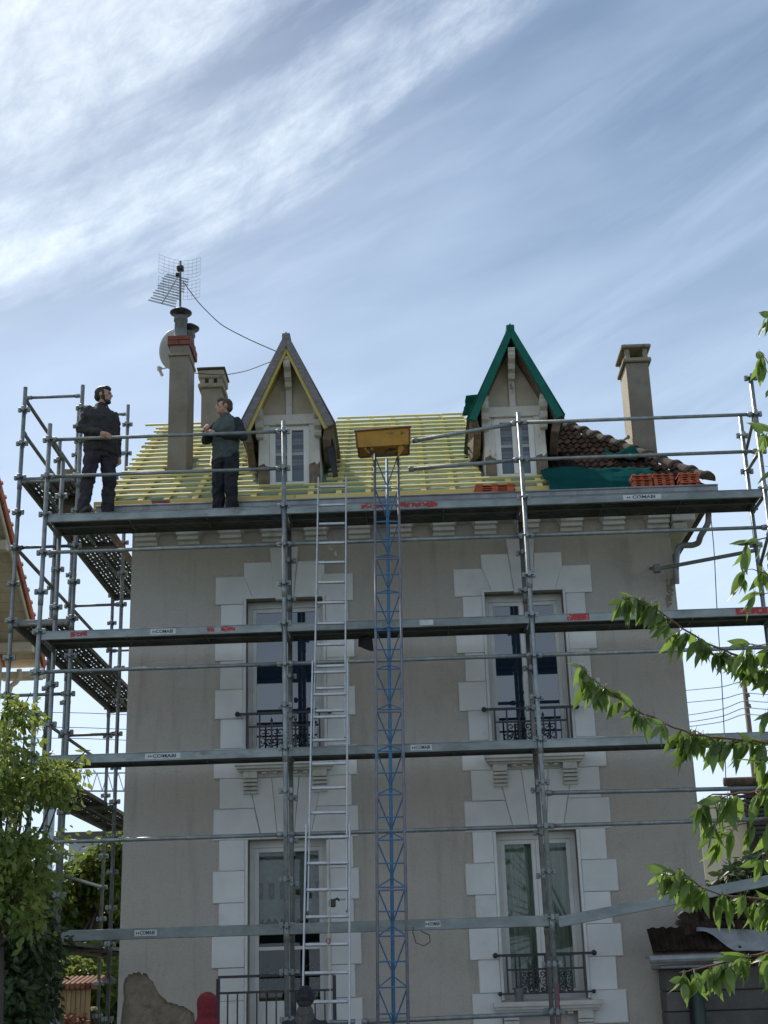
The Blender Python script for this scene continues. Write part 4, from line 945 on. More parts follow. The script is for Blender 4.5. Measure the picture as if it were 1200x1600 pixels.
for i, x in enumerate(fx):
    post(front, x, 0, 0, tops[i] if i != 3 else 8.8, [z for z in zs_all if z < tops[i]-0.0], 'steel')
    post(front, x, 0.72, 0, [8.28, 7.30, 7.35, 8.55][i], [z+0.0 for z in zs_all], 'steel_dark' if i in (1, 2) else 'steel')
for i in range(3):
    a, b = fx[i], fx[i+1]
    for z in (6.78, 5.28, 3.28): rail(front, (a, 0, z), (b, 0, z), 0.024)
    if i != 1:
        for z in (8.28, 7.78): rail(front, (a, 0, z), (b, 0, z), 0.024)
rail(front, at(640, 690, -0.03), (fx[2], 0, 8.28), 0.026, 'steel'); rail(front, at(634, 734, -0.03), (fx[2], 0, 7.78), 0.026)
rail(front, (fx[2], 0, at(857, 1239, 0).z), (fx[3], 0, at(1190, 1232, 0).z), 0.025)
rail(front, at(560, 1597, 0.0), (fx[2], 0, at(868, 1583, 0).z), 0.026); rail(front, (fx[1], 0, at(455, 1597, 0).z), at(560, 1597, 0.0), 0.024)
for x in fx:
    for z in ZD: rail(front, (x, 0.0, z-0.07), (x, 0.72, z-0.07), 0.022, 'steel_dark')
# box rail of the lowest lift, then the plank that climbs to the right
def boxrail(a, b, name='edge_beam', hh=0.06):
    q = MB(); d = (b-a); L_ = d.length; d.normalize(); s = Vector((0, 1, 0)); up = s.cross(d)*-1; up = d.cross(s)
    if up.z < 0: up = -up
    q.cbox((0, -0.02, -hh), (L_, 0.02, hh), 0.006, frame(a, d, s, up)); return obj(name, q, M['edge'], front)
xl = at(85, 1460, 0).x
boxrail(Vector((xl, 0, 2.24)), Vector((fx[1]-0.03, 0, 2.24))); boxrail(Vector((fx[1]+0.03, 0, 2.24)), Vector((fx[2]-0.03, 0, 2.24)))
r0 = at(872, 1441, 0); r1 = at(1215, 1373, -0.0); boxrail(r0, r1+(r1-r0)*0.4)
def plank_mesh(L_, w=0.31):
    # ribbed steel plank with rows of round punch holes
    q = MB(); n = int(L_/0.032); ys = [0, .045, .059, .108, .122, .188, .202, .251, .265, w]
    dx = L_/n
    for i in range(n):
        for j in range(len(ys)-1):
            hole = j in (1, 3, 5, 7) and ((i*7+j*3) % 5 in (0, 3) and (i*13+j*5) % 7 > 1) and 1 < i < n-2
            if not hole: q.add([(i*dx, ys[j], 0), ((i+1)*dx, ys[j], 0), ((i+1)*dx, ys[j+1], 0), (i*dx, ys[j+1], 0)], [(0, 1, 2, 3)])
    q.box((0, 0, -0.05), (L_, 0.004, -0.001)); q.box((0, w-0.004, -0.05), (L_, w, -0.001)); q.box((0, 0.005, -0.05), (L_, 0.02, -0.046)); q.box((0, w-0.02, -0.05), (L_, w-0.005, -0.046))
    for y in (0.085, 0.155, 0.225): q.box((0, y-0.005, -0.02), (L_, y+0.005, -0.001))
    for x in (0.0, L_-0.03): q.box((x, 0.006, -0.055), (x+0.03, w-0.006, -0.003))
    for k in range(1, 3): q.box((L_*k/3, 0.006, -0.04), (L_*k/3+0.015, w-0.006, -0.021))
    return q.mesh('plank', M['deck'])
PM = plank_mesh(BAY-0.06); PS = plank_mesh(2.94, 0.31)
decks = {}
for k in range(3):
    for i in range(3):
        a = fx[i]+0.03; z = ZD[k]
        for j, y in enumerate((0.045, 0.375)): decks[(k, i, j)] = place('plank', PM, front, T(a, y, z-0.012))
        q = MB(); q.cbox((fx[i]+0.032, -0.012, z-0.105), (fx[i+1]-0.032, 0.028, z-0.003), 0.006); q.cbox((fx[i]+0.032, -0.018, z-0.012), (fx[i+1]-0.032, -0.0125, z-0.004), 0.001)
        q.box((fx[i]+0.033, -0.018, z-0.105), (fx[i+1]-0.033, -0.0125, z-0.094))
        decks[(k, i, 'e')] = obj('edge_beam', q, M['edge'], front)
# maker's stickers and red paint on the deck edges
def sticker(px0, px1, z, i, k, txt='COMABI'):
    xa = at(px0, 900, -0.02).x; xb = at(px1, 900, -0.02).x; par = decks[(k, i, 'e')] if k < 3 else front
    y = -0.0145 if k < 3 else -0.0225; zc_ = z-0.055 if k < 3 else 2.245
    q = MB(); q.box((xa, y, zc_-0.033), (xb, y+0.0015, zc_+0.033)); st_ = obj('sticker', q, M['sticker'], par)
    if par is front: pass
    mw = Matrix.Translation(((xa+xb)/2+0.02, y-0.0016, zc_)) @ Matrix.Rotation(rad(90), 4, 'X')
    if txt:
        w = (xb-xa); text_mesh('⋈ '+txt if False else txt, 0.058, M['ink'], st_, mw, bold=0.0012, wide=min(1.3, w*0.62/0.20))
        q = MB(); x0 = xa+w*0.14; q.add([(x0-0.018, y-0.001, zc_-0.018), (x0-0.018, y-0.001, zc_+0.018), (x0, y-0.001, zc_), (x0+0.018, y-0.001, zc_+0.018), (x0+0.018, y-0.001, zc_-0.018)], [(0, 2, 1), (2, 4, 3)]); obj('emblem', q, M['ink'], st_)
sticker(985, 1046, ZD[0], 2, 0); sticker(237, 276, ZD[1], 0, 1); sticker(653, 674, ZD[1], 1, 1, ''); sticker(234, 287, ZD[2], 0, 2); sticker(632, 664, ZD[2], 1, 2); sticker(226, 258, 0, 0, 3); sticker(644, 666, 0, 1, 3)
def redmark(px0, px1, k, i, jag=True):
    xa = at(px0, 880, -0.02).x; xb = at(px1, 880, -0.02).x; z = ZD[k]
    q = MB(); n = 14; top = []; bot = []
    for s in range(n+1):
        x = xa+(xb-xa)*s/n; jt = rnd(0, 0.02) if jag else 0
        top.append((x, z-0.014-jt)); bot.append((x, z-0.092+(rnd(0, 0.035) if jag else 0)))
    vs = [(x, -0.0145, zz) for x, zz in top]+[(x, -0.0145, zz) for x, zz in bot]
    for s in range(n): q.add([vs[s], vs[s+1], vs[n+1+s+1], vs[n+1+s]], [(0, 3, 2, 1)])
    obj('red_mark', q, M['red'], decks[(k, i, 'e')])
redmark(566, 612, 0, 1); redmark(622, 688, 0, 1); redmark(325, 336, 1, 0); redmark(346, 368, 1, 0); redmark(115, 140, 1, 0); redmark(880, 914, 1, 2, False); redmark(1141, 1190, 1, 2, False)
# graffiti-like red scribbles on post 2 near the ground
q = MB()
for i in range(16):
    z = 1.55-0.055*i; a = rnd(0, 1.6)+3.6; q.path([(fx[2]+0.0285*math.cos(a+k*0.5), 0.0285*math.sin(a+k*0.5), z+0.03*math.sin(k*1.6+i)) for k in range(5)], 0.006, 4)
obj('red_scribble', q, M['red'], front)
# right wall tie, braces and end guards
q = MB(); a = at(1027, 889, 0.9); b = at(1170, 862, 0.72); q.tube(a, b+(b-a)*0.06, 0.026, 8); q.tube(at(1016, 888, YW-0.005), at(1030, 888, 0.86), 0.02, 8); q.cbox((a.x-0.05, a.y-0.04, a.z-0.05), (a.x+0.04, a.y+0.04, a.z+0.06), 0.01); obj('wall_tie', q, M['steel_dark'], front, False)
rail(front, (fx[3], 0, 6.75), (fx[3], 0.72, 6.45), 0.022, 'steel_dark'); rail(front, (fx[3], 0, 8.30), (fx[3], 0.72, 8.0), 0.022, 'steel_dark')
rail(front, (fx[3], 0, 7.78), (fx[3], 0.72, 7.78), 0.022)
rail(front, (0, 0, 8.28), (0, 0.72, 8.28), 0.022)
# black cloth strip tied under the second lift
def rag(u, v):
    p = at(560+21*u+3*v*u, 994+18*v+5*u*v*v, 0.4); return p+Vector((0, 0.02*math.sin(u*6+v*4), 0.02*math.sin(v*8+u*3)*0.4))
tag(drape('black_cloth', rag, 8, 8, M['felt']), 'small black cloth hanging under the second deck between the ladder and the blue hoist', 'cloth')
# side scaffold
SXo, SXi = -0.73, 0.07
sy = [1.3, 4.3, 7.3]
def zlist(t): return [z for z in zs_all if z < t]
for j, y in enumerate(sy):
    t = [9.62, 10.62, 10.6][j]
    post(side, SXo, y, 0, t, zlist(t)); post(side, SXi, y, 0, t, zlist(t))
    rail(side, (SXo, y, t-0.16), (SXi, y, t-0.16), 0.022)
    for z in (8.21, 6.21, 4.21, 2.21, 7.28, 5.28): rail(side, (SXo, y, z), (SXi, y, z), 0.022, 'steel_dark')
post(side, SXo, 3.25, 4.2, 9.62, zlist(9.6)); 
for z, y0, y1, m in ((9.45, 1.3, 4.3, 'steel_dark'), (8.95, 1.3, 4.3, 'steel_dark'), (7.28, 1.3, 4.3, 'steel_dark'), (5.28, 1.3, 4.3, 'steel_dark'), (7.28, 4.3, 7.3, 'steel_dark'), (5.28, 4.3, 7.3, 'steel_dark'), (3.28, 1.3, 4.3, 'steel'), (3.28, 4.3, 7.3, 'steel'), (3.28, 0.0, 1.3, 'steel')):
    rail(side, (SXo, y0, z), (SXo, y1, z), 0.026, m)
rail(side, (SXo, 1.3, 7.28), (SXi, 1.3, 7.28), 0.022)
rail(side, at(64, 755, 0.05), at(106, 822, 1.2), 0.022, 'steel_dark')
for z in (8.28, 6.28, 4.28, 2.28):
    for y in (1.33, 4.33):
        for j in range(2):
            place('plank', PS, side, T(SXo+0.05+0.335*(j+1)-0.02, y, z-0.012) @ Matrix.Rotation(rad(90), 4, 'Z'))
    q = MB(); q.cbox((SXo+0.02, 1.33, z-0.10), (SXo+0.045, 7.27, z-0.0), 0.005); obj('edge_beam', q, M['steel_dark'], side)
    q = MB(); q.cbox((SXo+0.03, 1.285, z-0.06), (SXi-0.03, 1.32, z-0.002), 0.005); obj('edge_beam', q, M['steel_dark'], side)
# short infill boards between the two scaffolds
for z, z2 in ((2.28, 2.28),):
    q = MB(); q.box((-0.72, 0.78, min(z, z2)-0.03), (-0.02, 1.27, min(z, z2)-0.008)); obj('infill_board', q, M['deck'], side)
# net or board panel standing at the end of the top side deck
q = MB(); a = at(92, 733, 2.4); b = at(124, 733, 2.4); c_ = at(124, 800, 2.0); d_ = at(98, 800, 2.0)
q.add([a, b, c_, d_]+[p+Vector((0, 0.03, 0)) for p in (a, b, c_, d_)], [(0, 1, 2, 3), (7, 6, 5, 4), (0, 4, 5, 1), (1, 5, 6, 2), (2, 6, 7, 3), (3, 7, 4, 0)]); obj('end_board', q, M['soffit'], side)

# ------------------------------------------------------------------ LADDER
def at_y(A_, B_, y):
    lo, hi = 0.0, 1.5
    for _ in range(40):
        m = (lo+hi)/2
        if proj(A_.lerp(B_, m))[1] < y: lo = m
        else: hi = m
    return A_.lerp(B_, lo)
LT = at(519, 744, -0.12); LBm = at(509.5, 1590, -1.95); dd_ = (LBm-LT).normalized(); LF = LT+dd_*((LT.z)/-dd_.z)
lad = thing('ladder', 'long aluminium three section extension ladder leaning against the scaffold beside its left middle post', 'ladder', LF)
up_ = -dd_; sx_ = Vector((1, 0, 0)); sx_ = (sx_-up_*sx_.dot(up_)).normalized(); nn = up_.cross(sx_)   # away or toward
if nn.y > 0: nn = -nn
for k, (ya, yb, w, off) in enumerate(((744, 1152, 0.345, -0.03), (1033, 1425, 0.395, 0.0), (1290, None, 0.455, 0.03))):
    A_ = at_y(LT, LF, ya)+nn*off; B_ = (at_y(LT, LF, yb) if yb else LF)+nn*off; L_ = (A_-B_).length
    mw = frame(B_, sx_, nn, up_)
    q = MB()
    q.cbox((-w/2-0.009, -0.03, 0), (-w/2+0.009, 0.03, L_), 0.004, mw); st_ = obj('ladder_section', q, M['alu'], lad)
    q = MB(); q.cbox((w/2-0.009, -0.03, 0), (w/2+0.009, 0.03, L_), 0.004, mw); obj('stile', q, M['alu'], st_)
    nr = int((L_-0.1)/0.28)
    for i in range(nr):
        z = L_-0.14-0.28*i; q = MB(); q.cbox((-w/2+0.012, -0.014, z-0.015), (w/2-0.012, 0.014, z+0.015), 0.004, mw); obj('rung', q, M['alu'], st_)
    if k == 2:
        for s in (-1, 1): q = MB(); q.cbox((s*w/2-0.025, -0.04, -0.001), (s*w/2+0.025, 0.04, 0.07), 0.008, mw); obj('rubber_foot', q, M['boot'], st_)
# pulley rope with hook down the ladder
q = MB(); pts = [at(515, y, -0.25-1.9*(y-845)/760)+Vector((0.012*math.sin(y*0.05), -0.09, 0)) for y in range(1310, 1600, 18)]; q.path(pts, 0.006, 5)
rp_ = tag(obj('pulley_rope', q, M['rope']), 'thin pale rope hanging down in front of the lower ladder section', 'rope')
q = MB(); p = at(517, 1413, -1.7); q.cbox((p.x-0.02, p.y-0.03, p.z-0.03), (p.x+0.05, p.y+0.01, p.z+0.05), 0.012); q.path([p+Vector((0.03, -0.01, 0.04)), p+Vector((0.07, -0.01, 0.055)), p+Vector((0.085, -0.01, 0.03))], 0.012, 6); obj('hook', q, M['black'], rp_)
q = MB(); p = at(513, 1470, -1.8); q.ball((p.x, p.y, p.z), (0.022, 0.02, 0.035), 8, 6); obj('knot', q, M['red'], rp_)
q = MB(); p = at(517, 853, -0.3); q.path([p+Vector((0, 0, 0.03)), p, p+Vector((-.02, 0, -.03)), p+Vector((0.02, 0, -0.05))], 0.012, 6); q.path([at(524, 862, -0.3), at(525, 869, -0.3)], 0.014, 6)
tag(obj('rope_end', q, M['rope']), 'short knotted rope end on a rung near the top of the ladder', 'rope')

# ------------------------------------------------------------------ BLUE HOIST
HT = at(603.5, 700, -0.14); HBm = at(614, 1590, -2.05); dh = (HBm-HT).normalized(); HF = HT+dh*(HT.z/-dh.z)
hoist = thing('roof_hoist', 'blue lattice roofer hoist leaning on the scaffold with a rusty yellow tray on top', 'hoist', HF)
uh = -dh; sx_ = Vector((1, 0, 0)); sx_ = (sx_-uh*sx_.dot(uh)).normalized(); nh = uh.cross(sx_)
if nh.y < 0: nh = -nh
LH = (HT-HF).length; mw = frame(HF, sx_, nh, uh); HW = 0.145
for x, y, r, m in ((-HW, 0, 0.016, 'chord'), (HW, 0, 0.016, 'chord'), (0, 0.235, 0.019, 'blue')):
    q = MB(); q.tube(mw @ Vector((x, y, 0)), mw @ Vector((x, y, LH)), r, 8); obj('chord', q, M[m], hoist, True)
z = LH-0.12; i = 0
while z > 0.3:
    for dz in (0, 0.25):
        q = MB(); q.tube(mw @ Vector((-HW, 0, z-dz)), mw @ Vector((HW, 0, z-dz)), 0.008, 6); obj('cross_bar', q, M['blue'], hoist)
    if i % 4 == 3: q = MB(); q.tube(mw @ Vector((-HW, 0, z-0.03)), mw @ Vector((HW, 0, z-0.03)), 0.011, 6); obj('cross_bar', q, M['chord'], hoist)
    q = MB()
    for s in (-1, 1):
        q.tube(mw @ Vector((s*HW, 0, z)), mw @ Vector((0, 0.235, z-0.30)), 0.008, 6); q.tube(mw @ Vector((0, 0.235, z-0.32)), mw @ Vector((s*HW, 0, z-0.5)), 0.007, 6)
    obj('brace', q, M['blue'], hoist); z -= 0.5; i += 1
# tray
tp = at(598, 690, -0.3)
a = at(558, 699, -0.45); b = at(640, 694, -0.45); c1 = at(556, 674, -0.42); c2 = at(640, 667, -0.42)
def quadbox(mbx, P, dy):
    vs = [tuple(p) for p in P]+[(p.x, p.y+dy, p.z) for p in P]; mbx.add(vs, [(0, 1, 2, 3), (7, 6, 5, 4), (0, 4, 5, 1), (1, 5, 6, 2), (2, 6, 7, 3), (3, 7, 4, 0)])
q = MB(); quadbox(q, [a, b, c2, c1], 0.02); tr = obj('tray', q, M['rusty'], hoist)
q = MB(); quadbox(q, [a+Vector((0, .021, 0)), a+Vector((.02, .021, 0)), c1+Vector((.02, .021, 0)), c1+Vector((0, .021, 0))], 0.34); quadbox(q, [b+Vector((-.02, .021, 0)), b+Vector((0, .021, 0)), c2+Vector((0, .021, 0)), c2+Vector((-.02, .021, 0))], 0.34)
quadbox(q, [a+Vector((.021, .361, 0.0)), b+Vector((-.021, .361, 0)), c2+Vector((-.021, .361, 0)), c1+Vector((.021, .361, 0))], 0.02); obj('side_plate', q, M['rust'], tr)
q = MB(); q.add([a+Vector((0.0, .021, 0.012)), b+Vector((0, .021, 0.012)), b+Vector((0, .36, 0.012)), a+Vector((0, .36, 0.012))], [(0, 3, 2, 1)]); obj('floor_plate', q, M['rusty'], tr)
q = MB(); q.tube(c1+Vector((-0.02, -0.005, 0.0)), c2+Vector((0.02, -0.005, 0)), 0.014, 6); q.tube(c1, a, 0.012, 6); q.tube(c2, b, 0.012, 6); obj('rim', q, M['rust'], tr)
for s, p in ((-1, at(580, 702, -0.43)), (1, at(627, 698, -0.43))):
    e_ = at(583 if s < 0 else 621, 716, -0.40); e2 = at(568 if s < 0 else 632, 700, -0.43)
    q = MB(); q.add([p+Vector((s*-.03, 0, .06)), e_, e2, p+Vector((s*-.03, .03, .06)), e_+Vector((0, .03, 0)), e2+Vector((0, .03, 0))], [(0, 1, 2), (5, 4, 3), (0, 3, 4, 1), (1, 4, 5, 2), (2, 5, 3, 0)]); obj('gusset', q, M['rusty'], tr)
q = MB(); q.path([at(646, 1449, -.1), at(645, 1457, -.1), at(650, 1473, -.1), at(662, 1478, -.1), at(672, 1472, -.1), at(671, 1461, -.1), at(658, 1455, -.1)], 0.006, 5)
tag(obj('wire_loop', q, M['black']), 'loop of black wire dangling under the lowest rail just right of the blue hoist', 'wire')

# ------------------------------------------------------------------ PEOPLE
def person(label, loc, rz_, H, pose, mats, hair=None, hat=None, beard=False):
    k = H/1.78; root = thing('person', label, 'person', loc); bulk = pose.get('bulk', 1.0)
    MWp = T(*loc) @ Matrix.Rotation(rz_, 4, 'Z') @ Matrix.Scale(k, 4)
    hd_t = pose.get('head_turn', 0)
    def P(x): return MWp @ Vector(x)
    def limb(q, pts, rs, n=12, sub=5):
        # smooth tapered limb with rounded ends
        pts = [Vector(p) for p in pts]; out = []; ro = []
        for i in range(len(pts)-1):
            for s in range(sub):
                t = s/sub; out.append(pts[i].lerp(pts[i+1], t)); ro.append(rs[i]+(rs[i+1]-rs[i])*(t*t*(3-2*t)))
        out.append(pts[-1]); ro.append(rs[-1])
        q.path([P(p) for p in out], [r*k for r in ro], n); q.ball(P(pts[0]), rs[0]*k, n, 8); q.ball(P(pts[-1]), rs[-1]*k, n, 8)
        for i in range(1, len(pts)-1): q.ball(P(pts[i]), rs[i]*k*0.995, n, 8)
    def loft(q, rings, n=20):
        vs = []
        for c, rx, ry in rings:
            for i in range(n):
                t = 2*math.pi*i/n; ct, st = math.cos(t), math.sin(t); e = 0.85
                vs.append(P((c[0]+rx*math.copysign(abs(ct)**e, ct), c[1]+ry*math.copysign(abs(st)**e, st), c[2])))
        m = len(rings); q.add(vs, [(j*n+i, j*n+(i+1)%n, (j+1)*n+(i+1)%n, (j+1)*n+i) for j in range(m-1) for i in range(n)]+[tuple(range(n))[::-1], tuple(range((m-1)*n, m*n))])
    def fin(name, q, m, par, vox, disp=0, sm=3):
        o = obj(name, q, m, par, True)
        r = o.modifiers.new('r', 'REMESH'); r.mode = 'VOXEL'; r.voxel_size = vox; r.use_smooth_shade = True
        s = o.modifiers.new('s', 'SMOOTH'); s.iterations = sm; s.factor = 0.5
        if disp:
            tx = bpy.data.textures.get('folds') or bpy.data.textures.new('folds', 'CLOUDS'); tx.noise_scale = 0.09; tx.noise_depth = 2
            d = o.modifiers.new('d', 'DISPLACE'); d.texture = tx; d.strength = disp; d.mid_level = 0.5; d.texture_coords = 'GLOBAL'
        return o
    J = dict(hipL=(0.095, 0, 0.93), hipR=(-0.095, 0, 0.93), kneeL=(0.11, -0.01, 0.50), kneeR=(-0.11, -0.01, 0.50), ankL=(0.115, 0.02, 0.09), ankR=(-0.115, 0.02, 0.09),
             shL=(0.172, 0.01, 1.405), shR=(-0.172, 0.01, 1.405), elL=(0.25, 0.03, 1.15), elR=(-0.25, 0.03, 1.15), wrL=(0.25, -0.05, 0.89), wrR=(-0.25, -0.05, 0.89), head=(0, -0.02, 1.655))
    J.update(pose)
    V = {a: Vector(b) for a, b in J.items() if a not in ('head_turn', 'bulk')}
    hc = V['head']; HR = Matrix.Rotation(hd_t, 4, 'Z')
    b = MB()
    # trunk
    tr_ = [((0, 0, 0.86), .15, .10), ((0, 0, 0.95), .168, .115), ((0, 0, 1.05), .150, .105), ((0, 0, 1.18), .155, .11), ((0, 0, 1.32), .175, .12), ((0, 0.01, 1.42), .165, .105), ((0, 0.01, 1.48), .11, .08), ((0, 0.0, 1.51), .065, .065)]
    loft(b, tr_); limb(b, [(0, 0.01, 1.45), (hc.x*0.7, hc.y+0.02, 1.58)], [.062, .056])
    for s in 'LR':
        limb(b, [V['hip'+s], V['knee'+s], V['ank'+s]], [.085, .056, .040]); an_ = V['ank'+s]
        limb(b, [an_+Vector((0, 0.01, -0.03)), an_+Vector((0.01 if s == 'L' else -.01, -0.14, -0.055))], [.042, .034])
        limb(b, [V['sh'+s], V['el'+s], V['wr'+s]], [.050, .040, .029])
        # hand: palm, four bent fingers, thumb
        w = V['wr'+s]; d = (w-V['el'+s]).normalized(); side_ = Vector((1 if s == 'R' else -1, 0, 0)); f_ = d.cross(Vector((0, -1, 0)));
        f_ = f_.normalized() if f_.length > 0.2 else Vector((1, 0, 0)); c_ = d.cross(f_).normalized()
        inw = (Vector((0, 0, 1.0))-w); inw.z = 0; cup = (inw - d*inw.dot(d)); cup = cup.normalized() if cup.length > 1e-3 else c_
        f_ = d.cross(cup).normalized()
        pc = w+d*0.05; limb(b, [w, pc, w+d*0.085], [.026, .034, .032])
        for i, (o_, ln) in enumerate(((-0.030, .062), (-0.010, .072), (0.010, .068), (0.029, .054))):
            p0 = w+d*0.085+f_*o_; p1 = p0+d*ln*0.5+cup*ln*0.15; p2 = p1+d*ln*0.32+cup*ln*0.35; p3 = p2+d*ln*0.12+cup*ln*0.32
            limb(b, [p0, p1, p2, p3], [.0105, .0095, .0085, .0075], 8, 2)
        t0 = w+d*0.025+f_*(-0.028); limb(b, [t0, t0+d*0.035+f_*-0.020+cup*0.01, t0+d*0.062+f_*-0.016+cup*0.022], [.014, .012, .009], 8, 2)
    # head
    def HP(x): return hc + (HR @ Vector(x))
    def hball(q, c, r, n=16, m=12): q.ball(P(HP(c)), tuple(a*k for a in r), n, m, (Matrix.Rotation(rz_, 4, 'Z') @ HR))
    hball(b, (0, 0.015, 0.03), (.076, .096, .092)); hball(b, (0, -0.025, -0.035), (.060, .068, .082)); hball(b, (0, -0.060, -0.085), (.032, .030, .028))
    hball(b, (0, -0.088, 0.030), (.045, .012, .010)); 
    limb(b, [HP((0, -0.088, 0.018)), HP((0, -0.112, -0.022)), HP((0, -0.100, -0.030))], [.010, .0145, .012], 8, 3)
    for s in (-1, 1): hball(b, (s*0.014, -0.098, -0.028), (.008, .009, .008)); hball(b, (s*0.077, 0.012, -0.005), (.010, .020, .032)); hball(b, (s*0.045, -0.066, -0.015), (.022, .018, .02))
    hball(b, (0, -0.090, -0.054), (.024, .010, .006)); hball(b, (0, -0.088, -0.066), (.021, .011, .007))
    body = fin('body', b, M['skin'], root, 0.0085, 0, 2)
    for s in (-1, 1): q = MB(); q.ball(P(HP((s*0.031, -0.086, 0.008))), (0.011*k, 0.010*k, 0.009*k), 10, 8); obj('eye', q, M['eye'], root, True)
    if hair:
        q = MB(); hball(q, (0, 0.030, 0.045), (.083, .096, .090)); hball(q, (0, 0.065, -0.01), (.070, .062, .07)); hball(q, (0, -0.03, 0.085), (.066, .062, .045))
        for s in (-1, 1): hball(q, (s*0.066, -0.005, 0.02), (.014, .03, .035))
        fin('hair', q, M[hair], root, 0.009, 0.012, 1)
    if beard:
        q = MB(); hball(q, (0, -0.062, -0.098), (.046, .038, .030)); hball(q, (0, -0.040, -0.082), (.052, .046, .024)); 
        for s in (-1, 1): hball(q, (s*0.058, -0.015, -0.04), (.012, .03, .04))
        hball(q, (0, -0.097, -0.045), (.026, .008, .006)); fin('beard', q, M[hair], root, 0.009, 0.006, 1)
    if hat:
        q = MB()
        if hat == 'hood':
            hball(q, (0, 0.03, 0.02), (.118, .138, .132)); hball(q, (0, 0.05, -0.06), (.108, .12, .10)); limb(q, [(0, 0.04, 1.43), HP((0, 0.03, -0.10))], [.145, .11])
            fin('hood', q, M['redhood'], root, 0.012, 0.02, 3)
            q = MB(); hball(q, (0, -0.085, 0.02), (.07, .045, .09)); 
        else:
            hball(q, (0, 0.012, 0.055), (.093, .112, .105)); hball(q, (0, 0.02, 0.02), (.094, .113, .06)); fin('beanie', q, M['beanie'], root, 0.010, 0.012, 2)
            q = MB(); limb(q, [(0, 0.03, 1.45), (0, 0.04, 1.53)], [.115, .098]); fin('collar', q, M['greyhood'], root, 0.012, 0.02, 1)
    # jacket
    q = MB(); jb = pose.get('jhem', 0.86) if False else 0.86
    g_ = 0.028
    rings = [((0, 0.0, jb), .190, .138), ((0, 0, 0.95), .198, .146), ((0, 0, 1.05), .188, .140), ((0, 0, 1.18), .190, .142), ((0, 0, 1.32), .205, .148), ((0, 0.01, 1.40), .205, .125), ((0, 0.01, 1.455), .165, .105), ((0, 0.01, 1.495), .105, .09), ((0, 0.005, 1.525), .080, .080), ((0, 0.0, 1.55), .072, .074)]
    rings = [(c, rx*(bulk if c[2] < 1.42 else 1), ry*(bulk*(1.12 if 0.95 < c[2] < 1.25 and bulk > 1 else 1) if c[2] < 1.42 else 1)) for c, rx, ry in rings]
    loft(q, rings); jk = fin('jacket', q, mats[0], root, 0.012, 0.055, 2) if mats[1] is not mats[0] else None
    q2 = MB() if jk else q
    for s in 'LR': w = V['wr'+s]; e_ = V['el'+s]; limb(q2, [V['sh'+s], e_, e_.lerp(w, 0.96)], [.074, .062, .044])
    fin('sleeves' if jk else 'jacket', q2, mats[1], root, 0.012, 0.055, 2)
    # trousers and boots
    q = MB(); loft(q, [((0, 0, 0.80), .165, .12), ((0, 0, 0.90), .178, .128), ((0, 0, 1.0), .170, .122)])
    for s in 'LR': limb(q, [V['hip'+s]+Vector((0, 0, -0.02)), V['knee'+s], V['ank'+s]+Vector((0, 0, 0.02))], [.112, .086, .078])
    fin('trousers', q, mats[2], root, 0.012, 0.06, 2)
    for s in 'LR':
        an_ = V['ank'+s]; q = MB(); o_ = 0.015 if s == 'L' else -0.015
        limb(q, [an_+Vector((0, 0.01, 0.05)), an_+Vector((0, 0.015, -0.02))], [.058, .056]); limb(q, [an_+Vector((0, 0.02, -0.035)), an_+Vector((o_, -0.17, -0.045))], [.052, .043]); fin('boot', q, M['boot'], root, 0.012, 0, 2)
    return root
p1 = at(153, 800, 0.22); p1.z = ZD[0]
person('man in dark hooded fleece standing at the left end of the top scaffold deck', p1, rad(40), 1.80,
       dict(elR=(-0.27, 0.05, 1.17), wrR=(-0.12, -0.21, 1.05), elL=(0.25, 0.06, 1.14), wrL=(0.25, -0.01, 0.87), kneeL=(0.13, -0.02, 0.5), kneeR=(-0.15, -0.0, 0.5), ankL=(0.14, 0.02, 0.09), ankR=(-0.19, 0.02, 0.09), head=(0.0, -0.035, 1.655), head_turn=rad(40), bulk=1.14),
       [M['jk_dark'], M['jk_dark'], M['tr_dark']], hair='hair_b', beard=True)
p2 = at(352, 800, 0.50); p2.z = ZD[0]
person('man in grey green vest with navy sleeves standing beside the left dormer', p2, rad(-28), 1.70,
       dict(elR=(-0.27, -0.08, 1.19), wrR=(-0.12, -0.30, 1.22), elL=(0.27, 0.0, 1.16), wrL=(0.02, -0.26, 1.17), head=(-0.01, -0.045, 1.645), head_turn=rad(-42), kneeL=(0.10, 0.0, 0.5), ankL=(0.10, 0.02, 0.09)),
       [M['vest'], M['sleeve'], M['navy']], hair='hair_br')
p3 = at(324, 1575, -2.7); p3.z = 0.02
person('person in a red knitted hood seen from behind at the foot of the house', p3, rad(185), 1.56, {}, [M['redhood'], M['redhood'], M['navy']], hat='hood')
p4 = at(477, 1575, -2.75); p4.z = 0.02
person('person in a dark beanie seen from behind at the foot of the ladder', p4, rad(175), 1.58, {}, [M['sleeve'], M['sleeve'], M['navy']], hair='hair_b', hat='beanie')

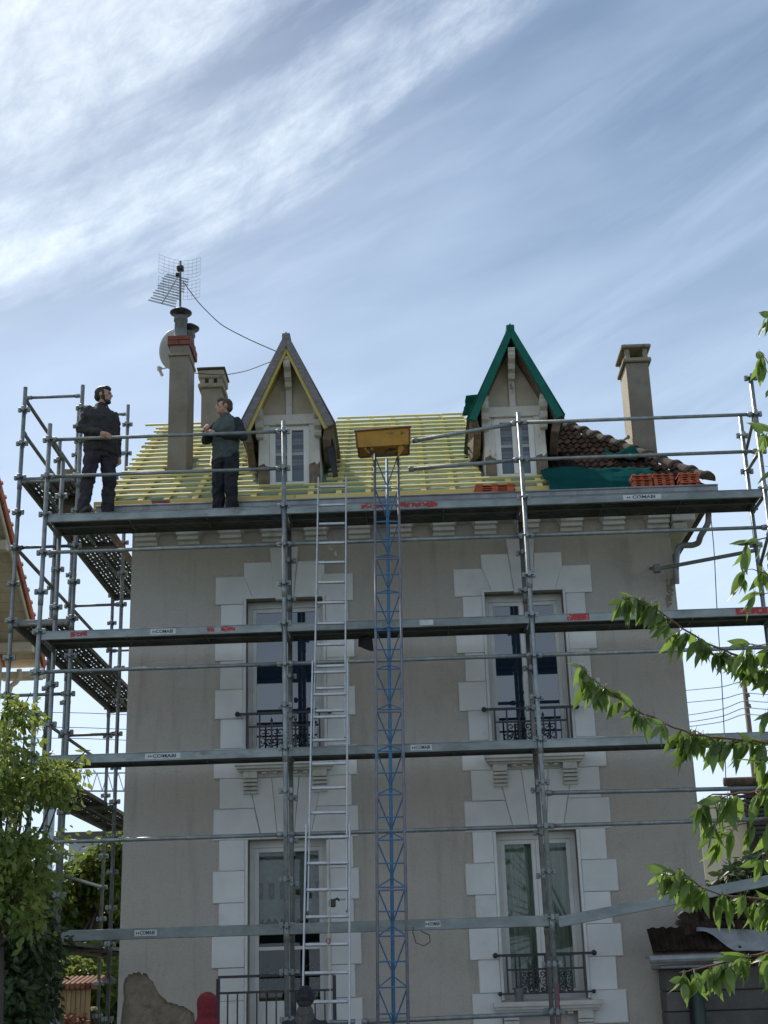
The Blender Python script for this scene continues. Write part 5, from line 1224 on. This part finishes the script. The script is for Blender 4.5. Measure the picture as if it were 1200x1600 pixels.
# ------------------------------------------------------------------ NEIGHBOURS AND BACKGROUND
# left neighbour: gable wall facing us edge on, pale boarded soffit, orange verge tiles
XV, XW = -3.146, -3.92; e0 = Vector((XV, 12.0, 8.15)); e1 = Vector((XV, 8.184, 10.754)); ed = (e1-e0); e2 = e0+ed*1.9; edn = ed.normalized()
nb = thing('neighbour_house', 'cream neighbouring house at the left edge with boarded eaves and an orange tiled verge', 'house', (-6, 10, 0))
q = MB(); yb = 11.6; zb = e0.z+ (12.0-yb)*0.6824-0.32
q.add([(XW, yb, 0), (XW, yb, zb), (XW, e2.y, e2.z-0.32), (XW, e2.y, 0), (XW-7, yb, 0), (XW-7, yb, zb), (XW-7, e2.y, e2.z-0.32), (XW-7, e2.y, 0)], [(0, 1, 2, 3), (7, 6, 5, 4), (0, 4, 5, 1), (1, 5, 6, 2), (3, 2, 6, 7)])
obj('wall', q, M['cream'], nb)
up2 = Vector((0, edn.z, -edn.y)); up2 = -up2 if up2.z < 0 else up2
q = MB(); o0 = e0+up2*-0.02; mwn = frame(o0, edn, Vector((1, 0, 0)), up2); Ln = (e2-e0).length
q.box((0, -7.8, 0), (Ln, -0.03, 0.08), mwn); rfn = obj('roof', q, M['orange'], nb)
for i in range(34):
    a = Ln*i/34; q = MB(); q.cbox((a+0.004, -0.80, -0.035), (a+Ln/34-0.004, -0.03, -0.002), 0.003, mwn); obj('soffit_board', q, M['creamwood'], rfn)
q = MB(); q.cbox((0, -0.07, -0.18), (Ln, -0.03, -0.036), 0.004, mwn); obj('barge_board', q, M['creamwood'], rfn)
vt = MB(); vt.cbox((0, -0.11, 0.02), (0.36, 0.02, 0.10), 0.01); vt.cbox((0, -0.01, -0.10), (0.36, 0.03, 0.06), 0.008); vt.tube((0.0, -0.02, 0.08), (0.05, -0.02, 0.09), 0.075, 8); vtm = vt.mesh('verge_tile', M['orange'])
for i in range(int(Ln/0.33)): place('verge_tile', vtm, rfn, mwn @ T(0.33*i, 0, 0.0))
for s_ in (0.8, 3.45, 6.0):
    q = MB(); c_ = mwn @ Vector((s_, 0, -0.12)); q.cbox((XW, c_.y-0.09, c_.z-0.22), (XV-0.05, c_.y+0.09, c_.z-0.02), 0.01); obj('purlin', q, M['creamwood'], rfn)
q = MB(); q.cbox((XW-0.1, 11.75, e0.z-0.30), (XV-0.03, 12.05, e0.z-0.16), 0.01); q.cbox((XW-0.1, 12.05, e0.z-0.25), (XV-0.0, 12.2, e0.z-0.10), 0.03); obj('gutter', q, M['creamwood'], nb)
q = MB(); q.path([at(30, 1046, 11.7), at(31, 1058, 11.7), at(25, 1066, 11.7), at(17, 1072, 11.7), at(14, 1082, 11.7), at(14, 1200, 11.7), at(14, 1500, 11.7)], 0.055, 8); obj('downpipe', q, M['creamwood'], nb)
# right neighbour roof with dark slatted gable, cream wall
rb = thing('neighbour_house', 'distant cream house with a dark red roof behind the cherry branches at the right', 'house', at(1170, 1400, 26, None))
YB = 24.0
a = at(1105, 1400, YB); b = at(1330, 1400, YB); zt = at(1150, 1255, YB).z
q = MB(); q.box((a.x, YB, 0), (b.x, YB+8, zt)); obj('wall', q, M['cream'], rb)
r0_ = at(1131, 1222, YB-0.4); r1_ = at(1330, 1216, YB-0.4); el = at(1126, 1243, YB-0.5)
q = MB(); q.tube((r0_.x, YB-0.4, r0_.z), (r1_.x, YB-0.4, r0_.z), 0.13, 10); ro = obj('roof', q, M['tile_hip'], rb, True)
for i in range(13):
    z = r0_.z-0.16-0.13*i; q = MB(); q.cbox((r0_.x+0.1+0.06*i, YB-0.36-0.03*i, z-0.045), (r1_.x, YB-0.30-0.03*i, z+0.045), 0.008); obj('slat', q, M['shutter'], ro)
q = MB(); q.box((r0_.x+0.6, YB-0.25, zt-2.6), (r1_.x, YB-0.01, r0_.z-0.1)); obj('backing', q, M['shutter'], ro)
# stone gate building with tiled coping and zinc flashing at the lower right
gw = thing('gate_lodge', 'low dark stone gatehouse with old tiles and zinc flashing at the lower right', 'outbuilding', at(1100, 1590, 1.6))
YG = 0.78
def GX(px_): return at(px_, 1540, YG).x
def GZ(y): return at(1100, y, YG).z
zc_ = [GZ(v) for v in (1512, 1548, 1580, 1615, 1650, 1690)]+[0.0]
for r in range(6):
    z1, z0 = zc_[r], zc_[r+1]
    q = MB(); q.cbox((GX(1040), YG, z0+0.006), (GX(1074), YG+0.44, z1-0.004), 0.01); obj('stone', q, M['dstone'], gw)
    x = GX(1098)
    while x < 11.5:
        w = 0.9+0.35*((r*7+int(x*3)) % 3); q = MB(); q.cbox((x, YG+0.06, z0+0.006), (x+w-0.008, YG+0.38, z1-0.004), 0.01); obj('stone', q, M['dstone'], gw); x += w
q = MB(); q.box((GX(1041), YG+0.1, 0), (11.4, YG+0.38, GZ(1513))); obj('core', q, M['shutter'], gw)
q = MB(); q.tube((GX(1086), YG-0.12, 0), (GX(1085), YG-0.12, GZ(1506)), 0.075, 10); obj('downpipe', q, M['dgreen'], gw, True)
q = MB(); q.cbox((GX(1030), YG-0.2, GZ(1512)), (GX(1122), YG+0.5, GZ(1506)), 0.01); q.tube((GX(1012), YG-0.3, GZ(1497)), (GX(1122), YG-0.3, GZ(1496)), 0.05, 10); q.cbox((GX(1010), YG-0.34, GZ(1495)), (GX(1123), YG-0.05, GZ(1491)), 0.006); obj('gutter', q, M['zinc'], gw)
q = MB(); q.cbox((GX(1150), YG+0.03, GZ(1552)), (GX(1200)+0.3, YG+0.05, GZ(1530)), 0.004); obj('sign_plate', q, M['sticker'], gw) if False else None
# its roof slope with small dark tiles
g0 = Vector((GX(1016), YG-0.32, GZ(1490))); gup = Vector((0, 0.60, 0.80)).normalized(); gn = Vector((0, -0.80, 0.60)).normalized()
q = MB(); q.add([g0, g0+xax*3.6, g0+xax*3.6+gup*0.78, g0+xax*0.75+gup*0.78], [(0, 1, 2, 3)]); q.add([g0+gn*-0.05, g0+xax*3.6+gn*-0.05, g0+xax*3.6+gup*0.78+gn*-0.05, g0+xax*0.75+gup*0.78+gn*-0.05], [(3, 2, 1, 0)]); gr = obj('roof', q, M['tile_hip'], gw)
for r in range(3):
    for c in range(15):
        X = 0.205*c+rnd(-.01, .01)
        if r > 2 or c < r*1.3 or (c > 4 and r < 1): continue
        place('roof_tile', tm, gr, frame(g0+xax*X+gup*(0.21*r)+gn*rnd(0, .02), xax, gup, gn) @ Matrix.Rotation(rnd(-.05, .05), 4, 'Z'))
def flash(u, v):
    sm = min(1, max(0, (u-0.08)*2.4)); sm = sm*sm*(3-2*sm); yt = 1449+6*u; ybm = 1455+31*sm
    p = at(1088+130*u, yt+(ybm-yt)*v, YG-0.36+0.12*(1-v)-0.02*sm); return p+Vector((0, 0.006*math.sin(u*9), 0.006*noise.noise(Vector((u*9, v*4, 0)))))
drape('flashing', flash, 24, 8, M['zinc'], gw)
q = MB()
for i in range(60):
    a = at(rnd(1062, 1125), rnd(1428, 1446), YG+rnd(0.15, 0.4)); q.ball(a, (rnd(.02, .06), rnd(.02, .05), rnd(.01, .03)), 6, 4)
obj('mortar_rubble', q, M['dstone'], gw)
# utility pole and wires
YP = 40.0; a = at(1160, 1060, YP); b = at(1172, 1215, YP)
up_pole = thing('utility_pole', 'wooden utility pole carrying wires behind the house at the right', 'pole', (b.x, YP, 0))
q = MB(); q.tube((b.x+0.15, YP, 0), (a.x+0.05, YP, a.z+0.3), 0.16, 8, 0.10); obj('shaft', q, M['wood_pole'], up_pole, True)
for i in range(3): q = MB(); q.lathe((a.x+0.14, YP-0.12, a.z-0.35-0.45*i), [(0.05, 0), (0.07, 0.05), (0.04, 0.09), (0.06, 0.14), (0.02, 0.17)], 8); obj('insulator', q, M['pot'], up_pole)
for i, (y0_, y1_) in enumerate(((1078, 1066), (1097, 1085), (1117, 1097), (1128, 1108), (1135, 1118))):
    pts = [at(1020, y0_+6, YP+14), at(1080, y0_, YP+7), at(1130, (y0_+y1_)/2+1.5, YP+3), at(1162, y1_-3, YP), at(1200, y1_+1, YP-3), at(1330, y1_-4, YP-14)]
    cable('overhead_wire', pts, 0.018, M['cable'], ['topmost', 'second', 'third', 'fourth', 'lowest'][i]+' of five thin wires on the wooden utility pole at the right', 'wire', 'wires at the right')
for i, y0_ in enumerate((1114, 1137, 1154)):
    cable('overhead_wire', [at(-60, y0_-4, 55), at(60, y0_-1, 55), at(135, y0_, 55), at(200, y0_+3, 55), at(330, y0_+2, 55)], 0.018, M['cable'], ['upper', 'middle', 'lower'][i]+' of the three thin wires crossing the sky behind the left scaffold', 'wire', 'wires at the left')
cable('hanging_cable', [at(1110, 800, 1.0), at(1116, 860, 1.0), at(1120, 950, 1.0), at(1127, 1050, 1.0), at(1132, 1150, 1.0), at(1134, 1215, 1.0)], 0.006, M['cable'], 'thin cable hanging straight down from the right eave corner')
# distant crane jib and low building, left
cr = thing('tower_crane', 'faint lattice crane jib far behind the left scaffold', 'crane', at(150, 1400, 160))
A_ = at(60, 1236, 160); B_ = at(260, 1236, 160); A2 = at(60, 1209, 160); B2 = at(260, 1207, 160)
q = MB(); q.tube(A_, B_, 0.12, 5); q.tube(A2, B2, 0.10, 5); obj('chord', q, M['crane'], cr)
q = MB()
for i in range(12): a = A_.lerp(B_, i/12); b = A2.lerp(B2, (i+0.5)/12); c_ = A_.lerp(B_, (i+1)/12); q.tube(a, b, 0.07, 4); q.tube(b, c_, 0.07, 4)
obj('lattice', q, M['crane'], cr)
q = MB(); mid = A_.lerp(B_, 0.1); q.box((mid.x-0.5, mid.y-0.5, 0), (mid.x+0.5, mid.y+0.5, mid.z)); obj('mast', q, M['crane'], cr)
fb = thing('building', 'pale flat roofed building far behind the hedge at the left', 'building', at(150, 1500, 45)); a = at(108, 1312, 45); b = at(260, 1312, 45)
q = MB(); q.box((a.x, 45, 0), (b.x, 55, a.z)); obj('wall', q, M['crane'], fb); q = MB(); q.box((a.x-.2, 44.8, a.z), (b.x+.2, 55.2, a.z+0.3)); obj('parapet', q, M['dstone'], fb)
# garden wall with tiled coping on the left
YGW = 7.5; gwl = thing('garden_wall', 'sunlit timber boarded garden wall with a sloping tile coping at the lower left', 'wall', at(110, 1600, YGW))
a = at(60, 1548, YGW); b = at(141, 1550, YGW); n = 11
for i in range(n):
    x0_ = a.x+(b.x-a.x)*i/n; x1_ = a.x+(b.x-a.x)*(i+1)/n; q = MB(); q.cbox((x0_+0.003, YGW, 0), (x1_-0.003, YGW+0.05, a.z), 0.005); obj('board', q, M['fence'], gwl)
ct = MB()
for k in range(7): pass
ct.path([(0, 0, 0), (0, 0.28, 0.12)], 0.055, 8); ctm = ct.mesh('coping_tile', M['copetile'])
for i in range(13): place('coping_tile', ctm, gwl, T(a.x-0.1+(b.x-a.x+0.15)*i/12, YGW-0.12, a.z+0.05) @ Matrix.Rotation(rad(-28), 4, 'Z') @ Matrix.Rotation(rnd(-.1, .1), 4, 'Y'))
q = MB(); q.box((a.x-0.1, YGW-0.05, a.z+0.0), (b.x+0.05, YGW+0.3, a.z+0.04)); obj('coping_bed', q, M['copetile'], gwl)

# ------------------------------------------------------------------ VEGETATION
def leafgeo(q, p, d, s, wd_=0.5, nrm=None, bend=0.25):
    d = d.normalized(); sv = (nrm.cross(d) if nrm is not None else d.cross(Vector((rnd(-1, 1), rnd(-1, 1), rnd(-1, 1)))))
    if sv.length < 1e-3: sv = d.orthogonal()
    sv.normalize(); n = sv.cross(d); w = s*wd_*0.5
    q.add([p, p+d*s*0.30+sv*w*0.85+n*w*0.25, p+d*s*0.62+sv*w*0.8+n*(w*0.2-bend*s*0.15), p+d*s-n*bend*s*0.35, p+d*s*0.62-sv*w*0.8+n*(w*0.2-bend*s*0.15), p+d*s*0.30-sv*w*0.85+n*w*0.25, p+d*s*0.5-n*bend*s*0.08],
          [(0, 1, 6), (1, 2, 6), (2, 3, 6), (3, 4, 6), (4, 5, 6), (5, 0, 6)])
def cloud_leaves(name, par, blobs, count, size, m, stuff=True, nparts=0, droop=0.5):
    # blobs: (centre, radii) - leaves gather in clumps through the volume
    tot = sum(b[1].x*b[1].y*b[1].z for b in blobs) or 1
    clumps = []
    for c, r in blobs:
        nb_ = max(6, int(60*(r.x*r.y*r.z/tot)*len(blobs)**0.5))
        for _ in range(nb_):
            while True:
                v = Vector((rnd(-1, 1), rnd(-1, 1), rnd(-1, 1)))
                if v.length < 1: break
            v = v*(0.55+0.45*random.random()) if v.length > 0.3 else v*2
            clumps.append(Vector((c.x+v.x*r.x, c.y+v.y*r.y, c.z+v.z*r.z)))
    cs = (tot/len(clumps))**(1/3)*1.15; q = MB(); P_ = []
    for i in range(count):
        c = random.choice(clumps); v = Vector((random.gauss(0, 1), random.gauss(0, 1), random.gauss(0, 0.8)))*cs*0.42; p = c+v
        P_.append((p, (v.normalized()*0.6+Vector((rnd(-.6, .6), rnd(-.6, .6), -droop+rnd(-.5, .5))))))
    P_.sort(key=lambda a: a[0].y)
    for i, (p, d) in enumerate(P_):
        s = size*rnd(0.6, 1.25)
        if i < nparts: 
            q1 = MB(); leafgeo(q1, p, d, s, 0.6); obj('leaf', q1, m, par, False)
        else: leafgeo(q, p, d, s, 0.6)
    o = obj('foliage', q, m, par)
    if stuff: o['kind'] = 'stuff'
    return clumps
def limbs(par, base, clumps, r, m, frac=0.35, mid=None):
    mid = mid or base+Vector((0, 0, 1.2)); q = MB(); q.path([base, base.lerp(mid, .5)+Vector((.04, 0, 0)), mid], [r, r*0.85, r*0.7], 8); obj('trunk', q, m, par, True)
    for c in clumps:
        if random.random() > frac: continue
        h = mid+(c-mid)*0.45+Vector((rnd(-.1, .1), rnd(-.1, .1), rnd(0, .15)))*(c-mid).length*0.5; q = MB(); q.path([mid, h, c], [r*0.28, r*0.16, r*0.05], 5); obj('branch', q, m, par, True)
# left shrub tree in front of the scaffold
YT = -3.4
def blob(px_, py_, rx, rz__, y=YT, ry=0.9):
    c = at(px_, py_, y); s = ((c-CAM).dot(_f))/F; return (c, Vector((rx*s, ry, rz__*s)))
lt = thing('tree', 'leafy tree with yellow green leaves filling the lower left corner in front of the scaffold', 'tree', (at(-10, 1600, YT).x, YT, 0))
bl = [blob(18, 1215, 60, 70), blob(75, 1235, 50, 48), blob(-40, 1180, 60, 90), blob(28, 1345, 62, 75), blob(-30, 1390, 80, 80), blob(30, 1420, 50, 50), blob(100, 1205, 28, 22, ry=0.4), blob(20, 1125, 32, 30, ry=.4)]
cl = cloud_leaves('foliage', lt, bl, 7800, 0.072, M['leaf'], nparts=240)
limbs(lt, Vector((at(-12, 1600, YT).x, YT, 0)), cl, 0.09, M['bark'], 0.25, Vector((at(-5, 1480, YT).x, YT, at(-5, 1480, YT).z)))
lt2 = thing('tree', 'dark lower part of the bush at the lower left edge, shade painted in its leaf colour', 'tree', (at(40, 1600, -2.2).x, -2.0, 0))
cl = cloud_leaves('foliage', lt2, [blob(5, 1440, 85, 100, -2.0), blob(15, 1560, 62, 100, -2.0), blob(40, 1490, 42, 100, -2.0), blob(38, 1590, 42, 60, -2.0), blob(-60, 1500, 90, 150, -2.0)], 7500, 0.10, M['leaf_dark'])  # dark leaf colour paints the shaded foot of the same bush
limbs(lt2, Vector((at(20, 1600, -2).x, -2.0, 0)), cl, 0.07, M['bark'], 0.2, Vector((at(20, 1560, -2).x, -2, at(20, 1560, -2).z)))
# reaching sprigs
for i, pts in enumerate(([(60, 1230), (110, 1195), (136, 1172)], [(10, 1160), (35, 1110), (48, 1082)], [(70, 1260), (105, 1250), (132, 1240)], [(0, 1130), (12, 1100), (10, 1080)])):
    q = MB(); P3 = [at(x, y, YT-0.2) for x, y in pts]; q.path(P3, [0.012, 0.008, 0.004], 5); br = obj('branch', q, M['bark'], lt)
    for k in range(16): t = random.random(); p = P3[0].lerp(P3[1], t*2) if t < .5 else P3[1].lerp(P3[2], t*2-1); q = MB(); leafgeo(q, p+Vector((rnd(-.06, .06), rnd(-.1, .1), rnd(-.06, .04))), Vector((rnd(-.6, .9), rnd(-.5, .5), rnd(-1, .2))), 0.085*rnd(.7, 1.2), 0.6); obj('leaf', q, M['leaf'], br)
# garden trees behind, left
bt = thing('tree', 'sunlit garden tree behind the scaffold between the left shrub and the house', 'tree', (at(120, 1600, 11).x, 11, 0))
cl = cloud_leaves('foliage', bt, [blob(150, 1370, 50, 55, 11, 1.2), blob(190, 1360, 40, 60, 11, 1.2), blob(100, 1400, 50, 50, 11, 1.2), blob(140, 1510, 60, 40, 9.5, 0.8)], 9000, 0.15, M['leaf_hedge'])
limbs(bt, Vector((at(150, 1600, 11).x, 11, 0)), cl, 0.12, M['bark'], 0.2, Vector((at(150, 1420, 11).x, 11, at(150, 1420, 11).z)))
bt2 = thing('tree', 'dark leafy tree under the sunlit garden tree at the left', 'tree', (at(120, 1600, 13).x, 13, 0))
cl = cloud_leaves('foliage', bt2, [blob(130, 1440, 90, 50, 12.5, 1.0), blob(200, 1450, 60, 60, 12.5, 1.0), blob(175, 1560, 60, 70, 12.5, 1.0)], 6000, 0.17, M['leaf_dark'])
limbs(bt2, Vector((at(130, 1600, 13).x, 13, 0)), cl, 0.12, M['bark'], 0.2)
hd2 = thing('shrub', 'sunlit hedge shrub above the tiled garden wall', 'shrub', (at(110, 1600, 8.6).x, 8.6, 0))
cloud_leaves('foliage', hd2, [blob(110, 1515, 40, 28, 8.7, .5), blob(165, 1540, 26, 40, 8.7, .5)], 2400, 0.11, M['leaf_hedge'])
q = MB(); q.path([(at(110, 1600, 8.7).x, 8.7, 0), (at(112, 1540, 8.7).x, 8.7, at(112, 1540, 8.7).z)], 0.04, 6); obj('stem', q, M['bark'], hd2)
# white rose
fw = thing('rose', 'single pale rose bloom beside the tiled garden wall', 'flower', (at(147, 1600, 6.8).x, 6.8, 0)); c = at(147, 1578, 6.8)
q = MB(); q.path([(c.x, 6.8, 0), (c.x+0.03, 6.8, c.z*0.5), (c.x, 6.8, c.z)], 0.008, 5); obj('stem', q, M['leaf_dark'], fw)
q = MB()
for i in range(14): a = i*2.4; leafgeo(q, c, Vector((math.cos(a), math.sin(a), 0.3+0.07*i)), 0.07, 0.9)
obj('petal', q, M['flower'], fw)
# dark shrub at the right by the distant house
rs2 = thing('shrub', 'dark glossy shrub in front of the distant cream house at the right', 'shrub', (at(1160, 1500, 9).x, 9, 0))
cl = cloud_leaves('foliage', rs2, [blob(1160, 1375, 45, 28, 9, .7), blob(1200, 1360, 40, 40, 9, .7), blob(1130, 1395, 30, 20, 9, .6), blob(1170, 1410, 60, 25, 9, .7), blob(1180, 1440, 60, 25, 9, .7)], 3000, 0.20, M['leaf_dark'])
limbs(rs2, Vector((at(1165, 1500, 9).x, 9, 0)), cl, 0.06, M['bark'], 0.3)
# rose-red planting along the bottom left
rr = thing('shrub', 'low reddish leaved plant at the foot of the tiled garden wall', 'shrub', (at(110, 1600, 6.9).x, 6.9, 0)); cloud_leaves('foliage', rr, [blob(110, 1592, 35, 9, 6.9, .3)], 240, 0.09, M['copetile'])
# cherry branches in the right foreground
YC = -9.9
ch_ = thing('cherry_tree', 'cherry tree reaching in from the right edge with long drooping green leaves', 'tree', (7.9, YC-0.3, 0))
q = MB(); q.path([(7.9, YC-.3, 0), (7.85, YC-.25, 1.2), (7.7, YC-.2, 2.3)], [0.13, 0.11, 0.09], 10); obj('trunk', q, M['bark'], ch_, True)
def cherry_mesh(kx, L_=0.118, W_=0.043):
    # long pointed leaf folded along its midrib, drooping, with a short stalk
    q = MB(); n = 7; vs = []
    for i in range(n+1):
        t = i/n; w = W_*0.5*math.sin(math.pi*min(1, t*1.02)**0.8)**0.9*(1-0.25*t) if 0 < t < 1 else 0.0005
        y = L_*t; z = -0.16*L_*kx*t*t; f = w*0.35*(1+0.3*math.sin(t*11)); vs += [(-w, y, z+f), (0, y, z), (w, y, z+f*0.9)]
    fs = []
    for i in range(n): a = 3*i; fs += [(a, a+1, a+4, a+3), (a+1, a+2, a+5, a+4)]
    q.add(vs, fs); q.path([(0, -0.022, 0.008), (0, 0.001, 0)], 0.0011, 4); return q.mesh('leaf', M['cherry'], True)
CM = [cherry_mesh(0.3), cherry_mesh(1.4), cherry_mesh(2.4, 0.105), cherry_mesh(0.9, 0.132, 0.047), cherry_mesh(1.9, 0.09, 0.042)]
NL_ = [0]; extra = MB()
def cherry_branch(pts, nl, dy=0.0, thick=0.0075, spread=1.0, sz=1.0):
    P3 = [at(x, y, YC+dy+0.04*i) for i, (x, y) in enumerate(pts)]
    q = MB(); out = []
    for i in range(len(P3)-1):
        for k in range(4): out.append(P3[i].lerp(P3[i+1], k/4)+Vector((rnd(-.004, .004), 0, rnd(-.004, .004))))
    out.append(P3[-1]); n = len(out); rs_ = [thick*(1-0.75*i/(n-1)) for i in range(n)]
    q.path(out, rs_, 6); br = obj('branch', q, M['twig'], ch_, True)
    nsp = max(2, int(nl*2.3/6)); q = MB(); jobs = []
    for i in range(nsp):
        f = (i+rnd(0.1, 0.9))/nsp*(n-1); k = min(n-2, int(f)); p = out[k].lerp(out[k+1], f-k); bd_ = (out[k+1]-out[k]).normalized()
        sd_ = bd_*rnd(0.2, 0.9)+Vector((rnd(-.3, .3), rnd(-.7, .7), rnd(-.9, .15))); sd_.normalize(); ls = rnd(0.02, 0.10)
        q.path([p, p+sd_*ls*0.6+Vector((0, 0, 0.004)), p+sd_*ls], [0.0028, 0.0022, 0.0014], 5)
        for j in range(random.choice((4, 5, 6, 7, 8))): jobs.append((p+sd_*ls*rnd(0.15, 1.0), bd_))
    obj('twig', q, M['twig'], br, True)
    for p, bd_ in jobs:
        off = Vector((rnd(-.012, .012), rnd(-.015, .015), rnd(-.012, .006)))
        d = bd_*rnd(0.0, 0.55)+Vector((rnd(-.35, .35), rnd(-.4, .4), -rnd(0.55, 1.1)))
        if random.random() < 0.14: d = bd_*0.9+Vector((rnd(-.4, .4), rnd(-.3, .3), rnd(-.1, .35)))
        d.normalize(); nrm = Vector((rnd(-.8, .8), rnd(-1.2, -0.1), rnd(-.2, .9))); sv = d.cross(nrm)
        if sv.length < .05: sv = d.orthogonal()
        sv.normalize(); up_n = sv.cross(d); s = random.choice((rnd(0.5, 0.8), rnd(0.8, 1.2), rnd(0.85, 1.15)))*sz
        mwl = frame(p+off, sv, d, up_n) @ Matrix.Scale(s, 4); me = random.choice(CM)
        if NL_[0] < 299: place('leaf', me, ch_, mwl); NL_[0] += 1
        else: extra.add([tuple(mwl @ v.co) for v in me.vertices], [tuple(f_.vertices) for f_ in me.polygons])
def tip(pts): pass
B = [([(1260, 1060), (1200, 1042), (1165, 1030), (1120, 1012), (1067, 983), (1031, 956), (989, 933), (972, 934)], 62),
     ([(1260, 1165), (1200, 1160), (1155, 1155), (1110, 1152), (1070, 1143), (1003, 1114), (943, 1075), (930, 1062), (918, 1056)], 74),
     ([(1260, 1420), (1215, 1412), (1190, 1405), (1130, 1400), (1100, 1388), (1070, 1368), (1042, 1360)], 52),
     ([(1260, 1470), (1200, 1489), (1150, 1501), (1090, 1514), (1062, 1520)], 30),
     ([(1260, 1225), (1195, 1237), (1145, 1240), (1115, 1242), (1090, 1256)], 30),
     ([(1260, 1262), (1200, 1280), (1150, 1290), (1110, 1296)], 16),
     ([(1260, 640), (1215, 600), (1195, 560), (1185, 545)], 9), ([(1260, 520), (1215, 505), (1196, 492)], 4), ([(1260, 690), (1215, 678), (1190, 664)], 7),
     ([(1260, 820), (1200, 838), (1172, 848), (1155, 850)], 9), ([(1260, 870), (1205, 900), (1180, 890), (1160, 888)], 8), ([(1240, 930), (1205, 925), (1180, 930)], 6),
     ([(1260, 1000), (1215, 1005), (1180, 1008), (1150, 1012)], 18), ([(1260, 1090), (1220, 1110), (1190, 1118)], 12), ([(1250, 1200), (1215, 1190), (1185, 1185)], 8), ([(1260, 1330), (1225, 1330), (1192, 1340)], 8), ([(1260, 720), (1225, 735), (1195, 728)], 5)]
hub = Vector((7.7, YC-.2, 2.3))
for i, (pts, nl) in enumerate(B):
    dy = rnd(-0.35, 0.35); cherry_branch(pts, nl, dy, 0.0075 if nl > 25 else 0.0045)
    s = at(*pts[0], YC+dy); q = MB(); m_ = hub.lerp(s, 0.55)+Vector((0, 0, 0.15)); q.path([hub, m_, s], [0.03, 0.018, 0.0075], 6); obj('branch', q, M['bark'], ch_, True)
if extra.v: tag(obj('foliage', extra, M['cherry'], ch_, True), kind='stuff')
